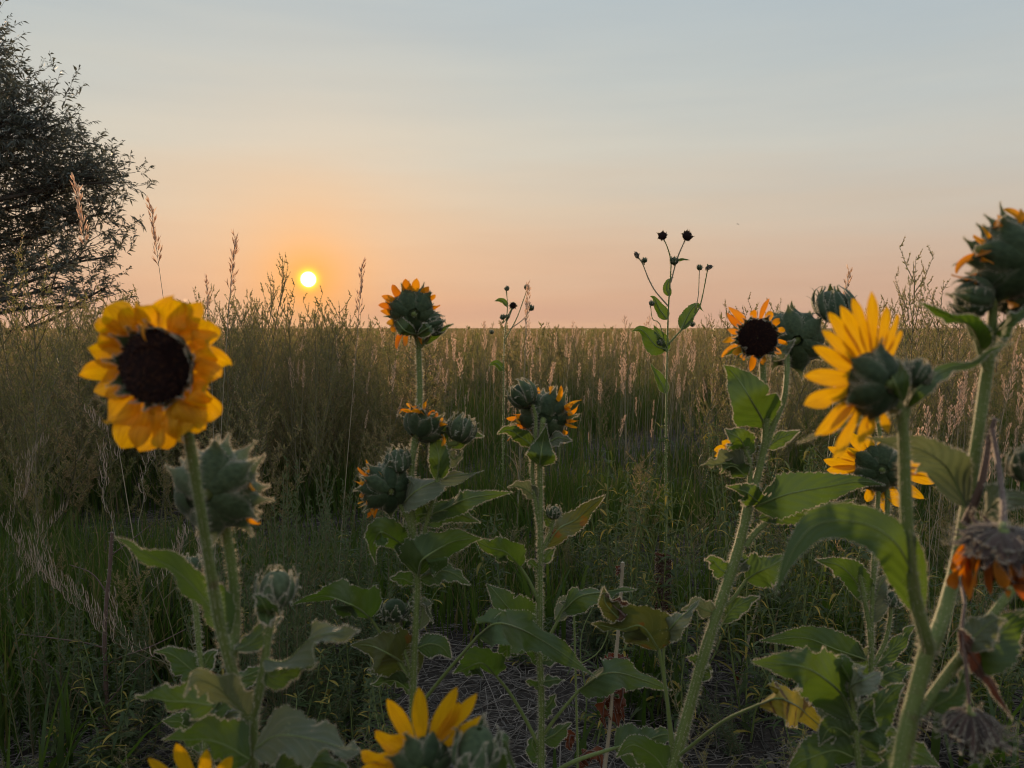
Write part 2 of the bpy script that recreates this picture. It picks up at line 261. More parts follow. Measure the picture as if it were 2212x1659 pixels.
# ------------------------------------------------------------------ sunflower parts
LT = np.array([0, .04, .1, .17, .26, .38, .52, .66, .8, .92, 1.]); LW = np.array([.10, .42, .74, .93, 1., .97, .84, .62, .36, .13, .0])
BT = np.array([0, .2, .38, .5, .6, .68, .78, 1.]); BW = np.array([.75, 1., 1.04, .93, .62, .32, .15, .015])
PT = np.array([0, .12, .3, .5, .7, .85, .94, 1.]); PW = np.array([.42, .62, .92, 1., .9, .62, .36, .05])
def pts_(s, d):                        # "x,y x,y,depth ..." -> rows x, y, depth
    out = []
    for w in s.split():
        q = [float(c) for c in w.split(',')]; out.append(q+[d] if len(q) == 2 else q)
    return np.array(out)
class Plant:
    def __init__(s, name, d, base, label, cat, group=None):
        s.d = d; bp = P(base[0], base[1], d); s.root = base3 = np.array([bp[0], bp[1], 0.0])
        s.o = empty(name, tuple(base3)); tag(s.o, label, cat, group); s.stem = MB(); s.has = False; s.ends = []; s.smats = ['green_stem', 'plant_hair', 'dead_stem', 'straw_stem']
    def branch(s, spec, r0, r1, ground=False, m=0, hair=1., k=9):
        p = pts_(spec, s.d); w = np.array([P(*q) for q in p]); dm = p[:, 2].mean(); s.has = True
        if ground:                      # first point carries on down into the soil at the plant's base
            w = np.concatenate([[s.root+[0, 0, -.02], s.root*[.75, .75, 0]+w[0]*[.25, .25, .5]], w]); 
        n = max(6, int(np.linalg.norm(np.diff(w, axis=0), axis=1).sum()/.012)); c = cr(w, n); r = np.linspace(r0, r1, n)*.76*dm/F
        r = r*(1+.05*np.sin(np.linspace(0, n*.8, n))+RNG.normal(0, .02, n))
        g, T = tube(s.stem, c, r, k, m, (random.random(), 0, 0)); s.ends.append((c[-1], T[-1], r[-1]))
        if hair:
            L = np.linalg.norm(np.diff(c, axis=0), axis=1).sum(); nh = int(L*hair*5200); i = RNG.integers(0, n, nh); j = RNG.integers(0, k, nh)
            f = RNG.random((nh, 1)); i2 = np.minimum(i+1, n-1); p0 = g[i, j]*(1-f)+g[i2, j]*f; hairs(s.stem, p0, nrm(p0-(c[i]*(1-f)+c[i2]*f)), .0040*(dm/.8)**.3, .00024*max(dm, .5)/.6, 1)
        return s
    def leaf(s, spec, W, roll=0, fold=18, wave=.14, kind='sunflower_leaf', pet=0, dz=0., label=None, serr=.07, edge=1., tip=0.):
        p = pts_(spec, s.d); p[:, 2] += np.linspace(0, 1, len(p))**1.3*dz; w = np.array([P(*q) for q in p]); dm = p[:, 2].mean(); mb = MB(); rv = random.random()
        if pet: tube(mb, cr(w[:pet+1], 5+4*pet), np.linspace(max(W*.055, 4.5), max(W*.04, 3), 5+4*pet)*dm/F, 7, 1, (rv, 0, 0)); w = w[pet:]
        n = 34; c = cr(w, n); t = np.linspace(0, 1, n); c = c+(W*.05*dm/F*np.sin(t*9+rv*20)*t)[:, None]*UP; T = nrm(np.gradient(c, axis=0)); v = nrm(c-CAM); S0 = nrm(np.cross(T, v)); S0 = np.where((S0[:, 2:] < 0), S0, S0)
        N0 = np.cross(S0, T); rl = np.radians(roll+18*np.sin(t*5+rv*6)*wave/.2+tip*t)[:, None]; S = np.cos(rl)*S0+np.sin(rl)*N0; N = np.cross(S, T)
        Wr = W/max(cos(R_(roll)), .45)/max(cos(R_(fold)), .5)*dm/F; hw = Wr/2*np.interp(t, LT, LW)
        u = np.array([-1, -.8, -.55, -.28, 0, .28, .55, .8, 1.]); sr = np.where(np.arange(n) % 2 == 0, 1, -1)*serr*np.minimum(1, t*6)*(RNG.uniform(.3, 1.4, n))
        low = np.interp(t, np.linspace(0, 1, 7), RNG.normal(0, .05, 7)); hwL = hw*(1+low); hwR = hw*(1+np.interp(t, np.linspace(0, 1, 7), RNG.normal(0, .05, 7)))
        bite = 1-(random.random() < .55)*random.uniform(.15, .4)*np.exp(-((t-random.uniform(.3, .85))/.035)**2); hwL = hwL*(bite if rv > .5 else 1); hwR = hwR*(bite if rv <= .5 else 1); wave = wave*1.5
        H2 = np.where(u[None] < 0, hwL[:, None], hwR[:, None]); ed = np.where(np.abs(u) == 1, 1., 0.)[None]*sr[:, None]
        fo = R_(fold)+.24*np.sin(t*4+rv*9)
        lat = u[None]*H2*(1+ed)*np.cos(fo)[:, None]; hgt = np.abs(u[None])*H2*np.sin(fo)[:, None]*(1.15-.3*np.abs(u[None]))
        ph1, ph2 = rv*6.3, rv*11; kk = 2.2+1.6*random.random()
        wv = wave*Wr*.5*u[None]**2*np.where(u[None] < 0, np.sin(2*pi*kk*t+ph1)[:, None], np.sin(2*pi*kk*t*1.15+ph2)[:, None])*np.minimum(1, np.minimum(t*5, (1-t)*4))[:, None]
        q = np.abs(((t[:, None]-.3*np.abs(u[None]))*7.5) % 1-.5); wv = wv+(.035*Wr*(q-.25)*(np.abs(u[None]) > .1)*(np.abs(u[None]) < .95))*np.minimum(1, (1-t)*4)[:, None]
        g = c[:, None]+S[:, None]*lat[..., None]+N[:, None]*(hgt+wv)[..., None]
        a = np.zeros((n, 9, 3)); a[..., 0] = rv; a[..., 1] = t[:, None]; a[..., 2] = u[None]; mb.grid(g, 0, a)
        tube(mb, c[:-3]-N[:-3]*.0004, np.linspace(max(W*.028, 2), .8, n-3)*dm/F, 5, 1, (rv, 0, 0))
        if edge:
            e = []; dd = []
            for cidx, sg in ((0, -1), (8, 1)):
                f = RNG.random((n-1, 9, 1)); e.append((g[:-1, cidx][:, None]*(1-f)+g[1:, cidx][:, None]*f).reshape(-1, 3)); dd.append(np.repeat(nrm(S[:-1]*sg+T[:-1]*.3), 9, 0))
            hairs(mb, np.concatenate(e), np.concatenate(dd), (.0021*edge), .00026*max(dm, .5)/.7, 2)
        o = mb.build('leaf', [kind, 'dead_stem' if kind in ('withered_leaf', 'rust_leaf') else 'green_stem', 'plant_hair'], s.o, s.root)
        if label: o['label'] = label
        return s
    def neck(s, mb, p, n, D, Rm):       # the stalk between the nearest branch end and the back of a head or bud
        if not s.ends: return
        e, T, r = min(s.ends, key=lambda q: np.linalg.norm(q[0]-(p-n*D))); q = p-n*D*.85; g = np.linalg.norm(q-e)
        if g > .11: return
        c = cr(np.array([e-T*.004, e+T*g*.3, q-n*g*.3, q]), 9); tube(mb, c, np.linspace(r, max(r*1.15, Rm*.16), 9), 9, 1, (.5, 0, 0), False)
        k = RNG.integers(0, 9, 90); o = nrm(RNG.normal(0, 1, (90, 3))); hairs(mb, c[k]+o*r*.9, o, .003, .00022*max(s.d, .5)/.6, 2)
    def frame(s, c, ax):
        p = P(*c) if len(c) == 3 else P(c[0], c[1], s.d); n = nrm(ax[0]*RIGHT+ax[1]*UP+ax[2]*FWD)
        X = nrm(RIGHT-n*np.dot(n, RIGHT)); y = UP-n*np.dot(n, UP); y = y if np.linalg.norm(y) > .35 else FWD*(1 if ax[1] < 0 else -1)*-1-n*np.dot(n, -FWD*(1 if ax[1] < 0 else -1)*-1)
        y = y-X*np.dot(X, y); return p, X, nrm(y), n
    def bracts(s, mb, fr, Rm, D, rows, m, hair, jit=.12, cup=.4, dry=False):
        p, X, Y, n = fr; u = np.array([-1, -.55, 0, .55, 1.]); bmj = int(dry)
        for ri, (cnt, s0, s1, tt, free, wid, flare) in enumerate(rows):
            ph = random.random()*2*pi
            for b in range(cnt):
                if random.random() < .03: continue
                an = ph+2*pi*(b+random.gauss(0, .12))/cnt; k = 11; ts = np.linspace(0, 1, k); rr = []; dirs = []; fl = flare+random.gauss(0, 40); fr_ = free*random.uniform(.75, 1.3); pos = None
                w = wid*Rm*random.uniform(.85, 1.12); lay = 1.03+.05*(len(rows)-ri)+random.uniform(0, .05)
                for i, t in enumerate(ts):
                    if t <= tt:
                        sg = R_(s0+(s1-s0)*t/tt); pos = np.array([Rm*sin(sg), -D*cos(sg)])*(lay+.07*t); dr = nrm(np.array([Rm*cos(sg), D*sin(sg)])); a0 = math.atan2(dr[1], dr[0])
                    else:
                        f = (t-tt)/(1-tt); aa = a0-R_(fl)*f; dr = np.array([cos(aa), sin(aa)]); pos = pos+dr*fr_*Rm/(k*(1-tt))
                    rr.append(pos.copy()); dirs.append(dr)
                rr = np.array(rr); dr = np.array(dirs); nr = np.stack([dr[:, 1], -dr[:, 0]], 1)
                ww = np.interp(ts, BT, BW)*w; er = cos(an)*X+sin(an)*Y; et = -sin(an)*X+cos(an)*Y
                C = p+rr[:, :1]*er+rr[:, 1:]*n; Nn = nr[:, :1]*er+nr[:, 1:]*n
                side = random.gauss(0, .16 if bmj == 0 else .4)*Rm*ts**2
                g = C[:, None]+et*(u[None, :, None]*ww[:, None, None]*.5+side[:, None, None])-Nn[:, None]*(cup*ww[:, None]*.5*u[None]**2)[..., None]
                a = np.zeros((k, 5, 3)); a[..., 0] = random.random(); a[..., 1] = ts[:, None]; a[..., 2] = u[None]; mb.grid(g, m, a)
                if hair:
                    for ci, sg in ((0, -1), (4, 1)):
                        q = int(6*hair)+1; f = RNG.random((k-1, q, 1)); e = (g[:-1, ci][:, None]*(1-f)+g[1:, ci][:, None]*f).reshape(-1, 3)
                        dd = np.repeat(nrm(et*sg+.5*np.gradient(C, axis=0)[:-1]/max(1e-6, np.linalg.norm(C[1]-C[0]))), q, 0); hairs(mb, e, dd, .05*Rm+.001, .00022*max(s.d, .5)/.6, 2)
    def head(s, c, ax, Rp, rows='back', petals=(), disc=True, D=.55, pm='petal', bm='bract', hair=1., hd=.35, label=None, fl=260, pl=None):
        """a flower head: c = photo position, ax = facing (right, up, away), Rp = disc radius in photo px, petals = (angle, length, width, lift, bend, side, twist)"""
        fr = s.frame(c, ax); p, X, Y, n = fr; dd = c[2] if len(c) == 3 else s.d; k = dd/F; Rm = Rp*k; mb = MB(); D = D*Rm
        sg = np.radians(np.linspace(.5, 90, 8)); an = np.arange(22)*2*pi/22
        g = p+(np.sin(sg)[:, None, None]*Rm)*(np.cos(an)[None, :, None]*X+np.sin(an)[None, :, None]*Y)-(D*np.cos(sg))[:, None, None]*n
        a = np.zeros((8, 22, 3)); a[..., 0] = .3; mb.grid(g, 0, a, close=True)
        RW = {'back': [(6, 16, 76, .58, .62, .88, 48), (9, 38, 88, .48, .7, .76, 26), (12, 62, 94, .36, .75, .6, 5)],
              'flat': [(9, 35, 90, .5, .5, .6, 50), (12, 60, 90, .4, .62, .5, 30)],
              'many': [(6, 10, 62, .56, .55, .86, 70), (8, 30, 80, .52, .6, .8, 52), (11, 50, 92, .44, .64, .7, 30), (13, 70, 98, .36, .7, .52, 0)],
              'dry': [(15, 15, 60, .45, .6, .26, 130), (18, 40, 80, .4, .75, .26, 110), (20, 65, 95, .3, .8, .24, 60), (16, 30, 85, .5, .7, .2, 150)]}[rows] if isinstance(rows, str) else rows
        s.bracts(mb, fr, Rm, D, RW, 0, hair, dry=bm == 'dry_bract'); s.neck(mb, p, n, D, Rm)
        h = mb.build('flower_head', [bm, 'green_stem', 'plant_hair'], s.o, s.root)
        if label: h['label'] = label
        if disc:
            m2 = MB(); sg = np.radians(np.linspace(90, 4, 9)); hz = hd*Rm; f = (np.sin(sg)[:, None, None]*Rm*1.02)*(np.cos(an)[None, :, None]*X+np.sin(an)[None, :, None]*Y)
            g = p+f+(hz*np.cos(sg))[:, None, None]*n+n*Rm*.01; a = np.zeros((9, 22, 3)); m2.grid(g, 0, a, close=True)
            i = np.arange(fl); rr = np.sqrt((i+.5)/fl); th = i*2.39996; q = np.arcsin(np.clip(rr, 0, 1)); e = np.cos(th)[:, None]*X+np.sin(th)[:, None]*Y
            b = p+e*(rr*Rm*1.03)[:, None]+n*(hz*np.cos(q)+Rm*.01)[:, None]; dr = nrm(e*(rr*.7)[:, None]+n); L = (Rm*(.10+.10*RNG.random(fl)*(rr > .55)))[:, None]; wd = Rm*.055
            s1 = nrm(np.cross(dr, [.1, .2, .9])); s2 = np.cross(s1, dr); ring = np.stack([b+s1*wd, b+s2*wd, b-s1*wd, b-s2*wd, b+dr*L+s1*wd*.6, b+dr*L+s2*wd*.6, b+dr*L-s1*wd*.6, b+dr*L-s2*wd*.6], 1)
            o8 = np.arange(fl)[:, None, None]*8; fc = np.array([[0, 1, 5, 4], [1, 2, 6, 5], [2, 3, 7, 6], [3, 0, 4, 7], [4, 5, 6, 7]])[None]+o8
            m2.add(ring.reshape(-1, 3), fc.reshape(-1, 4), 0, np.repeat(RNG.random((fl, 1)), 8, 0)*[1, 0, 0]); m2.build('seed_disc', ['disc_floret'], h, s.root)
        for pt in petals: s.petal(h, fr, Rm, k, pt, pm)
        return s
    def petal(s, h, fr, Rm, k, pt, pm):
        ang, L, W, el, bend, side, tw = pt[:7]; pm = pt[7] if len(pt) > 7 else pm
        p, X, Y, n = fr; a0 = R_(ang); m = 13; t = np.linspace(0, 1, m); L *= k; W *= k*.92
        er0 = cos(a0)*X+sin(a0)*Y; et0 = -sin(a0)*X+cos(a0)*Y; el_ = np.radians(el+bend*t); sd = np.radians(side*t)
        d = (np.cos(sd)[:, None]*er0+np.sin(sd)[:, None]*et0)*np.cos(el_)[:, None]+n*np.sin(el_)[:, None]
        c = p+er0*Rm*.97+n*Rm*random.uniform(-.10, 0.)+np.concatenate([[np.zeros(3)], np.cumsum(d[:-1], 0)])*L/(m-1)
        T = nrm(np.gradient(c, axis=0)); S = nrm(np.cross(n+1e-3*X, T)); S = np.where(np.isnan(S), et0, S); N = np.cross(T, S)
        if abs(bend) > 60:                                        # keep the side vector steady through a full curl
            S = nrm(np.broadcast_to(et0, c.shape)-T*np.sum(et0*T, 1)[:, None]); N = np.cross(T, S)
        r = np.radians(tw*t+random.gauss(0, 6))[:, None]; S2 = np.cos(r)*S+np.sin(r)*N; N2 = np.cross(T, S2)
        u = np.array([-1, -.6, -.2, .2, .6, 1.]); w = np.interp(t, PT, PW)*W/2
        rip = (.10+.16*(W > 38*k))*W*np.sin(t*7+ang)[:, None]*u[None]+.03*W*np.cos(u*9)[None]*np.minimum(1, (1-t)*4)[:, None]
        g = c[:, None]+S2[:, None]*(u[None]*w[:, None])[..., None]+N2[:, None]*(-.22*w[:, None]*u[None]**2+rip*np.minimum(1, t*3)[:, None])[..., None]
        a = np.zeros((m, 6, 3)); a[..., 0] = .45*random.random(); a[..., 1] = t[:, None]; a[..., 2] = u[None]; mb = MB(); mb.grid(g, 0, a); mb.build('petal', [pm], h, s.root)
    def bud(s, c, ax, Rp, name='bud', open_=0., hair=1.2, spiky=1., bm='bract', label=None):
        fr = s.frame(c, ax); p, X, Y, n = fr; dd = c[2] if len(c) == 3 else s.d; Rm = Rp*dd/F; mb = MB(); D = Rm*1.0
        sg = np.radians(np.linspace(6, 172, 12)); an = np.arange(18)*2*pi/18
        g = p+(np.sin(sg)[:, None, None]*Rm*.93)*(np.cos(an)[None, :, None]*X+np.sin(an)[None, :, None]*Y)-(D*.93*np.cos(sg))[:, None, None]*n
        a = np.zeros((12, 18, 3)); a[..., 0] = .2; mb.grid(g, 0, a, close=True)
        rows = [(6, 45, 150-open_, .85, .14, .62, 30), (7, 30, 125-open_, .75, .3*spiky, .72, 45+open_*.5), (8, 18, 100-open_, .68, .4*spiky, .74, 55+open_*.5), (7, 10, 66-open_*.5, .6, .45*spiky, .66, 70)]
        s.bracts(mb, fr, Rm, D, rows, 0, hair); s.neck(mb, p, n, D, Rm); o = mb.build(name, [bm, 'green_stem', 'plant_hair'], s.o, s.root)
        if label: o['label'] = label
        return s
    def done(s):
        if s.has: s.stem.build('stem', s.smats, s.o, s.root)
        return s
def wilt(angs, L, W, el=-20, seed=0):
    r = random.Random(seed); return [(a+r.gauss(0, 7), L*r.uniform(.65, 1.2), W*r.uniform(.45, .95), el+r.gauss(0, 26), r.choice([-1, 1])*r.uniform(20, 190), r.gauss(0, 45), r.gauss(0, 110)) for a in angs for _ in range(1+(r.random() < .6))]
def fresh(lst, W, el=4, seed=0):
    r = random.Random(seed); return [(a, L, (q[0] if q else W)*r.uniform(.9, 1.08), el+r.gauss(0, 6), r.gauss(-6, 8), r.gauss(0, 5), r.gauss(0, 10)) for a, L, *q in lst]
# ================================================================== the sunflower plants, front to back
SF = 'sunflower'
# -- plant with the big dark-eyed flower turned to the camera
A = Plant('sunflower_plant', .58, (548, 1900), 'tall sunflower whose dark-eyed yellow bloom faces us below the setting sun', SF)
A.branch('556,1900,.62 546,1720,.615 543,1610,.61 541,1545,.605', 22, 20, True)
A.branch('543,1570,.607 526,1520,.60 503,1455,.59 483,1385,.58 470,1320,.57 455,1230,.555 440,1140,.54 424,1040,.525 409,950,.512 398,880,.506 372,818,.502', 17, 13)
A.branch('497,1440,.59 505,1390,.60 508,1320,.61 502,1230,.61 489,1150,.605 474,1085,.60 470,1062,.59', 16, 14)
A.branch('541,1560,.606 556,1510,.60 570,1440,.60 580,1370,.60 590,1310,.60', 14, 11)
A.branch('546,1700,.615 530,1640,.61 524,1560,.605 528,1530,.60', 9, 7)
A.head((340, 792, .49), (-.10, -.08, -1), 73, 'flat', [
    (128, 98, 78, 8, 40, -14, 10), (112, 75, 66, 20, 20, 4, 40), (98, 77, 51, 10, 40, 6, 10), (91, 93, 12, 20, 190, 20, 20, 'withered_petal'),
    (72, 90, 91, 0, 28, -5, 0), (57, 98, 91, 2, 20, -6, -8), (40, 93, 87, 0, 28, -8, 5), (23, 81, 81, 6, 20, 6, 0), (8, 88, 70, 8, -60, -31, 0), (-8, 69, 76, 0, 20, -6, 0),
    (-24, 71, 78, 12, 28, -6, 0), (-40, 98, 85, 6, -16, -5, 5), (-54, 103, 81, 4, 12, 11, 0), (-68, 103, 81, 6, 12, -8, 8), (-84, 107, 87, 6, 12, -5, 0), (-101, 120, 87, 4, 12, -5, 0),
    (-114, 125, 91, 2, 16, -1, 0), (-131, 98, 81, 8, 20, -7, 0), (-148, 60, 45, 20, 20, -7, 0), (-161, 81, 66, 5, 16, 8, 0), (-176, 105, 60, 4, 8, 5, 0), (168, 86, 66, 6, 20, -11, 0), (152, 72, 76, 6, 28, -8, 0), (139, 90, 66, 10, 20, 10, 0)],
    D=.5, hd=.3, fl=520, label='yellow bloom with a dark brown eye turned to the camera')
A.head((467, 1056, .592), (.06, .12, 1), 76, 'many', [(8, 52, 20, -40, -40, 0, 40, 'withered_petal'), (-42, 74, 14, -10, 120, -40, 60, 'withered_petal'), (-104, 50, 22, -10, 20, 0, 30, 'withered_petal'), (-112, 56, 18, -10, 40, 20, 60, 'withered_petal')], D=.62, hair=1.6, bm='pale_bract',
       label='grey-green flower head seen from behind')
A.bud((596, 1268, .60), (.05, 1, .15), 37, hair=2, bm='pale_bract', open_=12)
A.bud((441, 880, .53), (.6, .7, .3), 17, hair=2)
A.leaf('494,1372,.585 448,1302 390,1240 325,1198 248,1163', 66, roll=48, fold=10, wave=.14, dz=.03)
A.leaf('585,1330,.595 574,1312,.58 562,1295 548,1285', 46, roll=20, wave=.25)
A.leaf('588,1318,.6 575,1330,.585 580,1350,.575', 52, roll=5, fold=5, wave=.1)
A.leaf('572,1425 618,1428 668,1385 720,1368 778,1362', 44, roll=58, wave=.3, kind='pale_leaf', dz=-.05)
A.leaf('575,1450 592,1462 640,1440 688,1432', 44, roll=30, wave=.2)
A.leaf('536,1545 500,1512 468,1482 425,1470 397,1505', 58, roll=55, wave=.1, kind='pale_leaf', dz=-.05)
A.leaf('460,1525 400,1515 350,1512 291,1503', 62, roll=30, wave=.25, dz=.02)
A.leaf('550,1620 600,1590 680,1600 735,1612 795,1625', 78, roll=50, fold=8, wave=.2, kind='pale_leaf', dz=-.06)
A.leaf('540,1640 490,1612 430,1595 350,1602', 76, roll=40, wave=.2, dz=.02)
A.leaf('570,1690 640,1650 700,1648 770,1670', 70, roll=30, wave=.25)
A.leaf('510,1405 540,1390 580,1350 610,1330', 34, roll=40, dz=.06)
A.done()
# -- small budding plant behind it
B = Plant('sunflower_plant', .82, (440, 1760), 'small budding sunflower behind the thick stem of the dark-eyed bloom', SF)
B.branch('440,1760 444,1600 440,1480 430,1400 424,1320 414,1250', 11, 8, True)
B.bud((410, 1226, .82), (.05, 1, .1), 25, hair=1.6)
B.leaf('440,1470 402,1436 370,1415 333,1404', 52, roll=20, wave=.12).leaf('444,1560 500,1480 550,1455 580,1440', 60, roll=35).leaf('436,1450 452,1420 470,1405', 30, roll=20)
B.leaf('446,1620 480,1560 510,1540 560,1548', 60, roll=30, kind='pale_leaf').leaf('444,1640 420,1590 390,1560 350,1555', 60, roll=40).leaf('446,1590 430,1540 470,1500 520,1490', 55, roll=30, wave=.2)
B.done()
# -- yellow bloom cut by the bottom edge
Cc = Plant('sunflower_plant', .52, (452, 2100), 'low sunflower with only a few yellow petal tips rising into view', SF)
Cc.branch('452,2100 450,1900 448,1740', 14, 12, True)
Cc.head((442, 1722, .52), (-.1, .3, 1), 40, 'back', [(134, 112, 34, 4, -6, 0, 0), (109, 112, 36, 4, -8, -8, 0), (83, 82, 32, 6, -6, 0, 0), (56, 82, 32, 4, -6, 0, 0), (160, 80, 34, 4, 0, 0, 0), (190, 80, 34, 4, 0, 0, 0), (20, 70, 30, 4, 0, 0, 0)], hair=1)
Cc.leaf('450,1830 500,1760 560,1735 610,1740', 70, roll=30).done()
# -- bloom at the bottom centre, seen from behind, with a fat bud
Dd = Plant('sunflower_plant', .52, (960, 2100), 'short sunflower with upright yellow petals and a fat fuzzy bud beside its bloom', SF)
Dd.branch('960,2100 955,1900 950,1780 930,1700 915,1650', 15, 13, True); Dd.branch('955,1880 1000,1790 1020,1710 1028,1660', 12, 11)
Dd.head((912, 1640, .50), (-.22, .28, 1), 52, 'back', [(112, 122, 36, 8, -6, 4, 6), (91, 126, 38, 6, -4, -2, 4), (66, 132, 38, 6, -6, -6, 0), (50, 142, 36, 2, -4, 2, 0), (54, 100, 34, 8, 0, 4, 0), (33, 110, 34, 4, -6, 8, 0),
    (138, 80, 46, 6, -12, 0, 0), (164, 82, 50, 4, -12, 4, 0), (186, 104, 46, 2, -8, 0, 0), (205, 60, 26, 0, 60, 20, 40, 'withered_petal'), (215, 90, 40, 0, 0, 0, 0), (250, 90, 40, 0, 0, 0, 0), (300, 70, 40, 0, 0, 0, 0)], hair=1.5, D=.7)
Dd.bud((1030, 1618, .49), (.12, .9, .3), 44, hair=2.4, open_=14)
Dd.leaf('1010,1760 1060,1640 1085,1602 1100,1625 1118,1680', 60, roll=50, wave=.1).leaf('965,1800 1040,1690 1075,1640 1085,1610', 60, roll=20)
Dd.leaf('950,1820 880,1760 800,1720 740,1725', 80, roll=30).done()
# -- tall mid-left plant
E_ = Plant('sunflower_plant', 1.0, (893, 1900), 'tallest middle sunflower with a drooping petalled head above the horizon', SF)
E_.branch('893,1900 892,1650 893,1460 899,1330 902,1250 896,1180 890,1120 888,1040 893,970 906,870 904,750 901,715', 12.5, 8, True)
E_.branch('903,745 902,725 900,705 897,685,.985', 8.5, 8)
E_.branch('906,752 922,735 932,712', 5, 5); E_.branch('889,1155 880,1080 890,1000 903,940', 8, 7); E_.branch('902,1210 918,1146 944,1042 966,970', 7.5, 7); E_.branch('893,1150 876,1110 860,1085 842,1058', 8, 7)
E_.branch('893,1480 884,1440 868,1390 855,1335', 6, 6); E_.branch('890,1100 872,1045 860,1010', 5, 5)
E_.head((890, 674, .985), (-.28, .30, 1), 40, 'back', [(100, 38, 22, -8, -15, 0, 0), (82, 36, 20, -6, 7, -6, -8), (126, 34, 20, 0, 33, -18, -14), (147, 36, 19, 0, -4, 9, 37), (163, 36, 16, -6, 14, 9, 53), (178, 30, 16, 0, 9, -14, 38), (58, 28, 19, 0, -1, -14, 18),
    (36, 24, 16, -6, 3, -8, 36), (10, 24, 13, 0, 5, 10, 70), (200, 44, 16, -30, -85, 0, 70), (214, 46, 16, -40, -63, 28, 54), (236, 62, 13, -30, -37, 12, 46), (250, 56, 13, -30, -65, 0, 90), (286, 40, 11, -30, -27, -18, 66)], pm='withered_petal', hair=.8, D=.7,
    label='drooping head with ragged orange petals against the sky')
E_.bud((938, 700, .99), (.8, .25, .2), 21)
E_.leaf('898,722,.98 872,712,.96 850,680 838,660', 30, roll=25, wave=.05, dz=-.02).leaf('902,724,.98 925,708,.95 935,704', 24, roll=20).leaf('908,742 935,722 960,708 980,700', 20, roll=40, wave=.05)
E_.head((916, 917), (.45, .75, .45), 38, 'back', wilt([20, 38, 55, 70, 84, 98, 112, 130, 148, 0, -15], 36, 16, 35, 4), pm='withered_petal', D=.8)
E_.bud((997, 926), (.35, 1, .2), 27, spiky=1.4)
E_.head((834, 1052), (-.45, .18, .9), 44, 'many', wilt([112, 128, 145, 160, 176, 190, 204, 218, 232, 246, 262], 34, 13, -10, 5), pm='withered_petal', D=.75, label='nodding head with curled orange petals around its rim')
E_.bud((860, 992), (-.1, 1, .3), 24, spiky=1.3); E_.bud((853, 1316), (.05, 1, -.1), 26, open_=35, spiky=1.2)
E_.leaf('944,1040 948,990,.985 938,950 920,914', 44, roll=8, fold=10, wave=.08).leaf('935,1010 958,960,1.02 960,930 925,905', 24, roll=45)
E_.leaf('972,965 1000,945 1025,938 1046,942', 30, roll=35, wave=.08).leaf('966,972 980,992 1000,975', 26, roll=40, kind='pale_leaf')
E_.leaf('872,1088 900,1060,.97 945,1040 990,1027 1045,1015', 46, roll=52, fold=8, wave=.12, kind='pale_leaf').leaf('880,1095 905,1070 935,1055 965,1058', 34, roll=40, wave=.1)
E_.leaf('910,1120 966,1098 1004,1080,.97 1050,1068 1108,1064', 44, roll=28, wave=.14).leaf('908,1128 950,1105 990,1108 1038,1132', 54, roll=22, wave=.1).leaf('925,1110 900,1115 880,1140 868,1150', 48, roll=20, wave=.1)
E_.leaf('903,1245 915,1205,.96 965,1178 1005,1168 1040,1160', 104, roll=-12, fold=22, wave=.07, dz=-.03).leaf('893,1190 860,1170 822,1150,.96 806,1180 812,1222', 58, roll=15, wave=.12)
E_.leaf('905,1250 940,1236 975,1236 1016,1266', 44, roll=40, wave=.1).leaf('895,1262 868,1250 842,1250', 30, roll=35).leaf('890,1200 870,1185 880,1215', 40, roll=10)
E_.leaf('892,1470 868,1432 835,1408,.97 800,1400 757,1392', 116, roll=4, fold=8, wave=.12, kind='spotted_leaf').leaf('886,1470 850,1412 812,1352 800,1335 760,1305,.93 700,1290 628,1306', 72, roll=42, wave=.16, pet=3, dz=-.02)
E_.leaf('910,1520,.98 965,1452,.95 1034,1373,.92 1080,1346,.89 1155,1376 1220,1412 1290,1462', 82, roll=38, fold=20, wave=.2, pet=2, dz=-.02)
E_.leaf('904,1360 912,1330 918,1295 936,1345', 30, roll=30, kind='pale_leaf', wave=.2).leaf('902,1400 930,1390 955,1400 976,1420', 56, roll=12, wave=.1).leaf('895,1500 850,1470 800,1480', 34, roll=50)
E_.leaf('902,1225 935,1200 975,1170 1018,1160', 30, roll=50, dz=.05)
E_.done()
# -- middle plant
G_ = Plant('sunflower_plant', 1.06, (1172, 1800), 'slim sunflower on open soil with one bud above a shaggy orange-fringed head', SF)
G_.branch('1173,1800 1169,1658 1170,1530 1166,1420 1166,1320 1167,1200 1167,1110 1166,1010 1168,950 1172,915', 11.5, 7.5, True)
G_.branch('1167,1150 1158,1090 1150,1030 1152,980 1158,920 1154,885 1140,862', 6.5, 5.5); G_.branch('1168,1195 1182,1165 1193,1140 1196,1118', 6, 5)
G_.bud((1129, 852), (-.35, .75, .3), 27, spiky=1.2, hair=1.5)
G_.head((1175, 900, 1.08), (.12, .22, 1), 44, 'back', wilt([178, 190, 204, 216, 48, 28, 12, -4, -18, -36, -52, -68, 110, 84], 48, 17, -12, 8), pm='withered_petal', hair=1.3, D=.6)
G_.bud((1196, 1106), (.05, 1, 0), 14, open_=10)
G_.leaf('1166,1008 1168,985,1.04 1172,955 1180,922', 62, roll=4, fold=10, wave=.06, dz=-.02).leaf('1152,965 1128,945 1102,930 1074,936', 34, roll=35, wave=.08).leaf('1176,962 1200,948 1216,946 1236,952', 26, roll=40, kind='pale_leaf')
G_.leaf('1160,1078 1140,1060 1118,1050 1096,1054', 26, roll=50, kind='pale_leaf', wave=.08).leaf('1180,1182 1208,1142 1250,1118,1.1 1308,1068', 54, roll=18, wave=.08, kind='spotted_leaf').leaf('1192,1140 1178,1112 1172,1098', 20, roll=30)
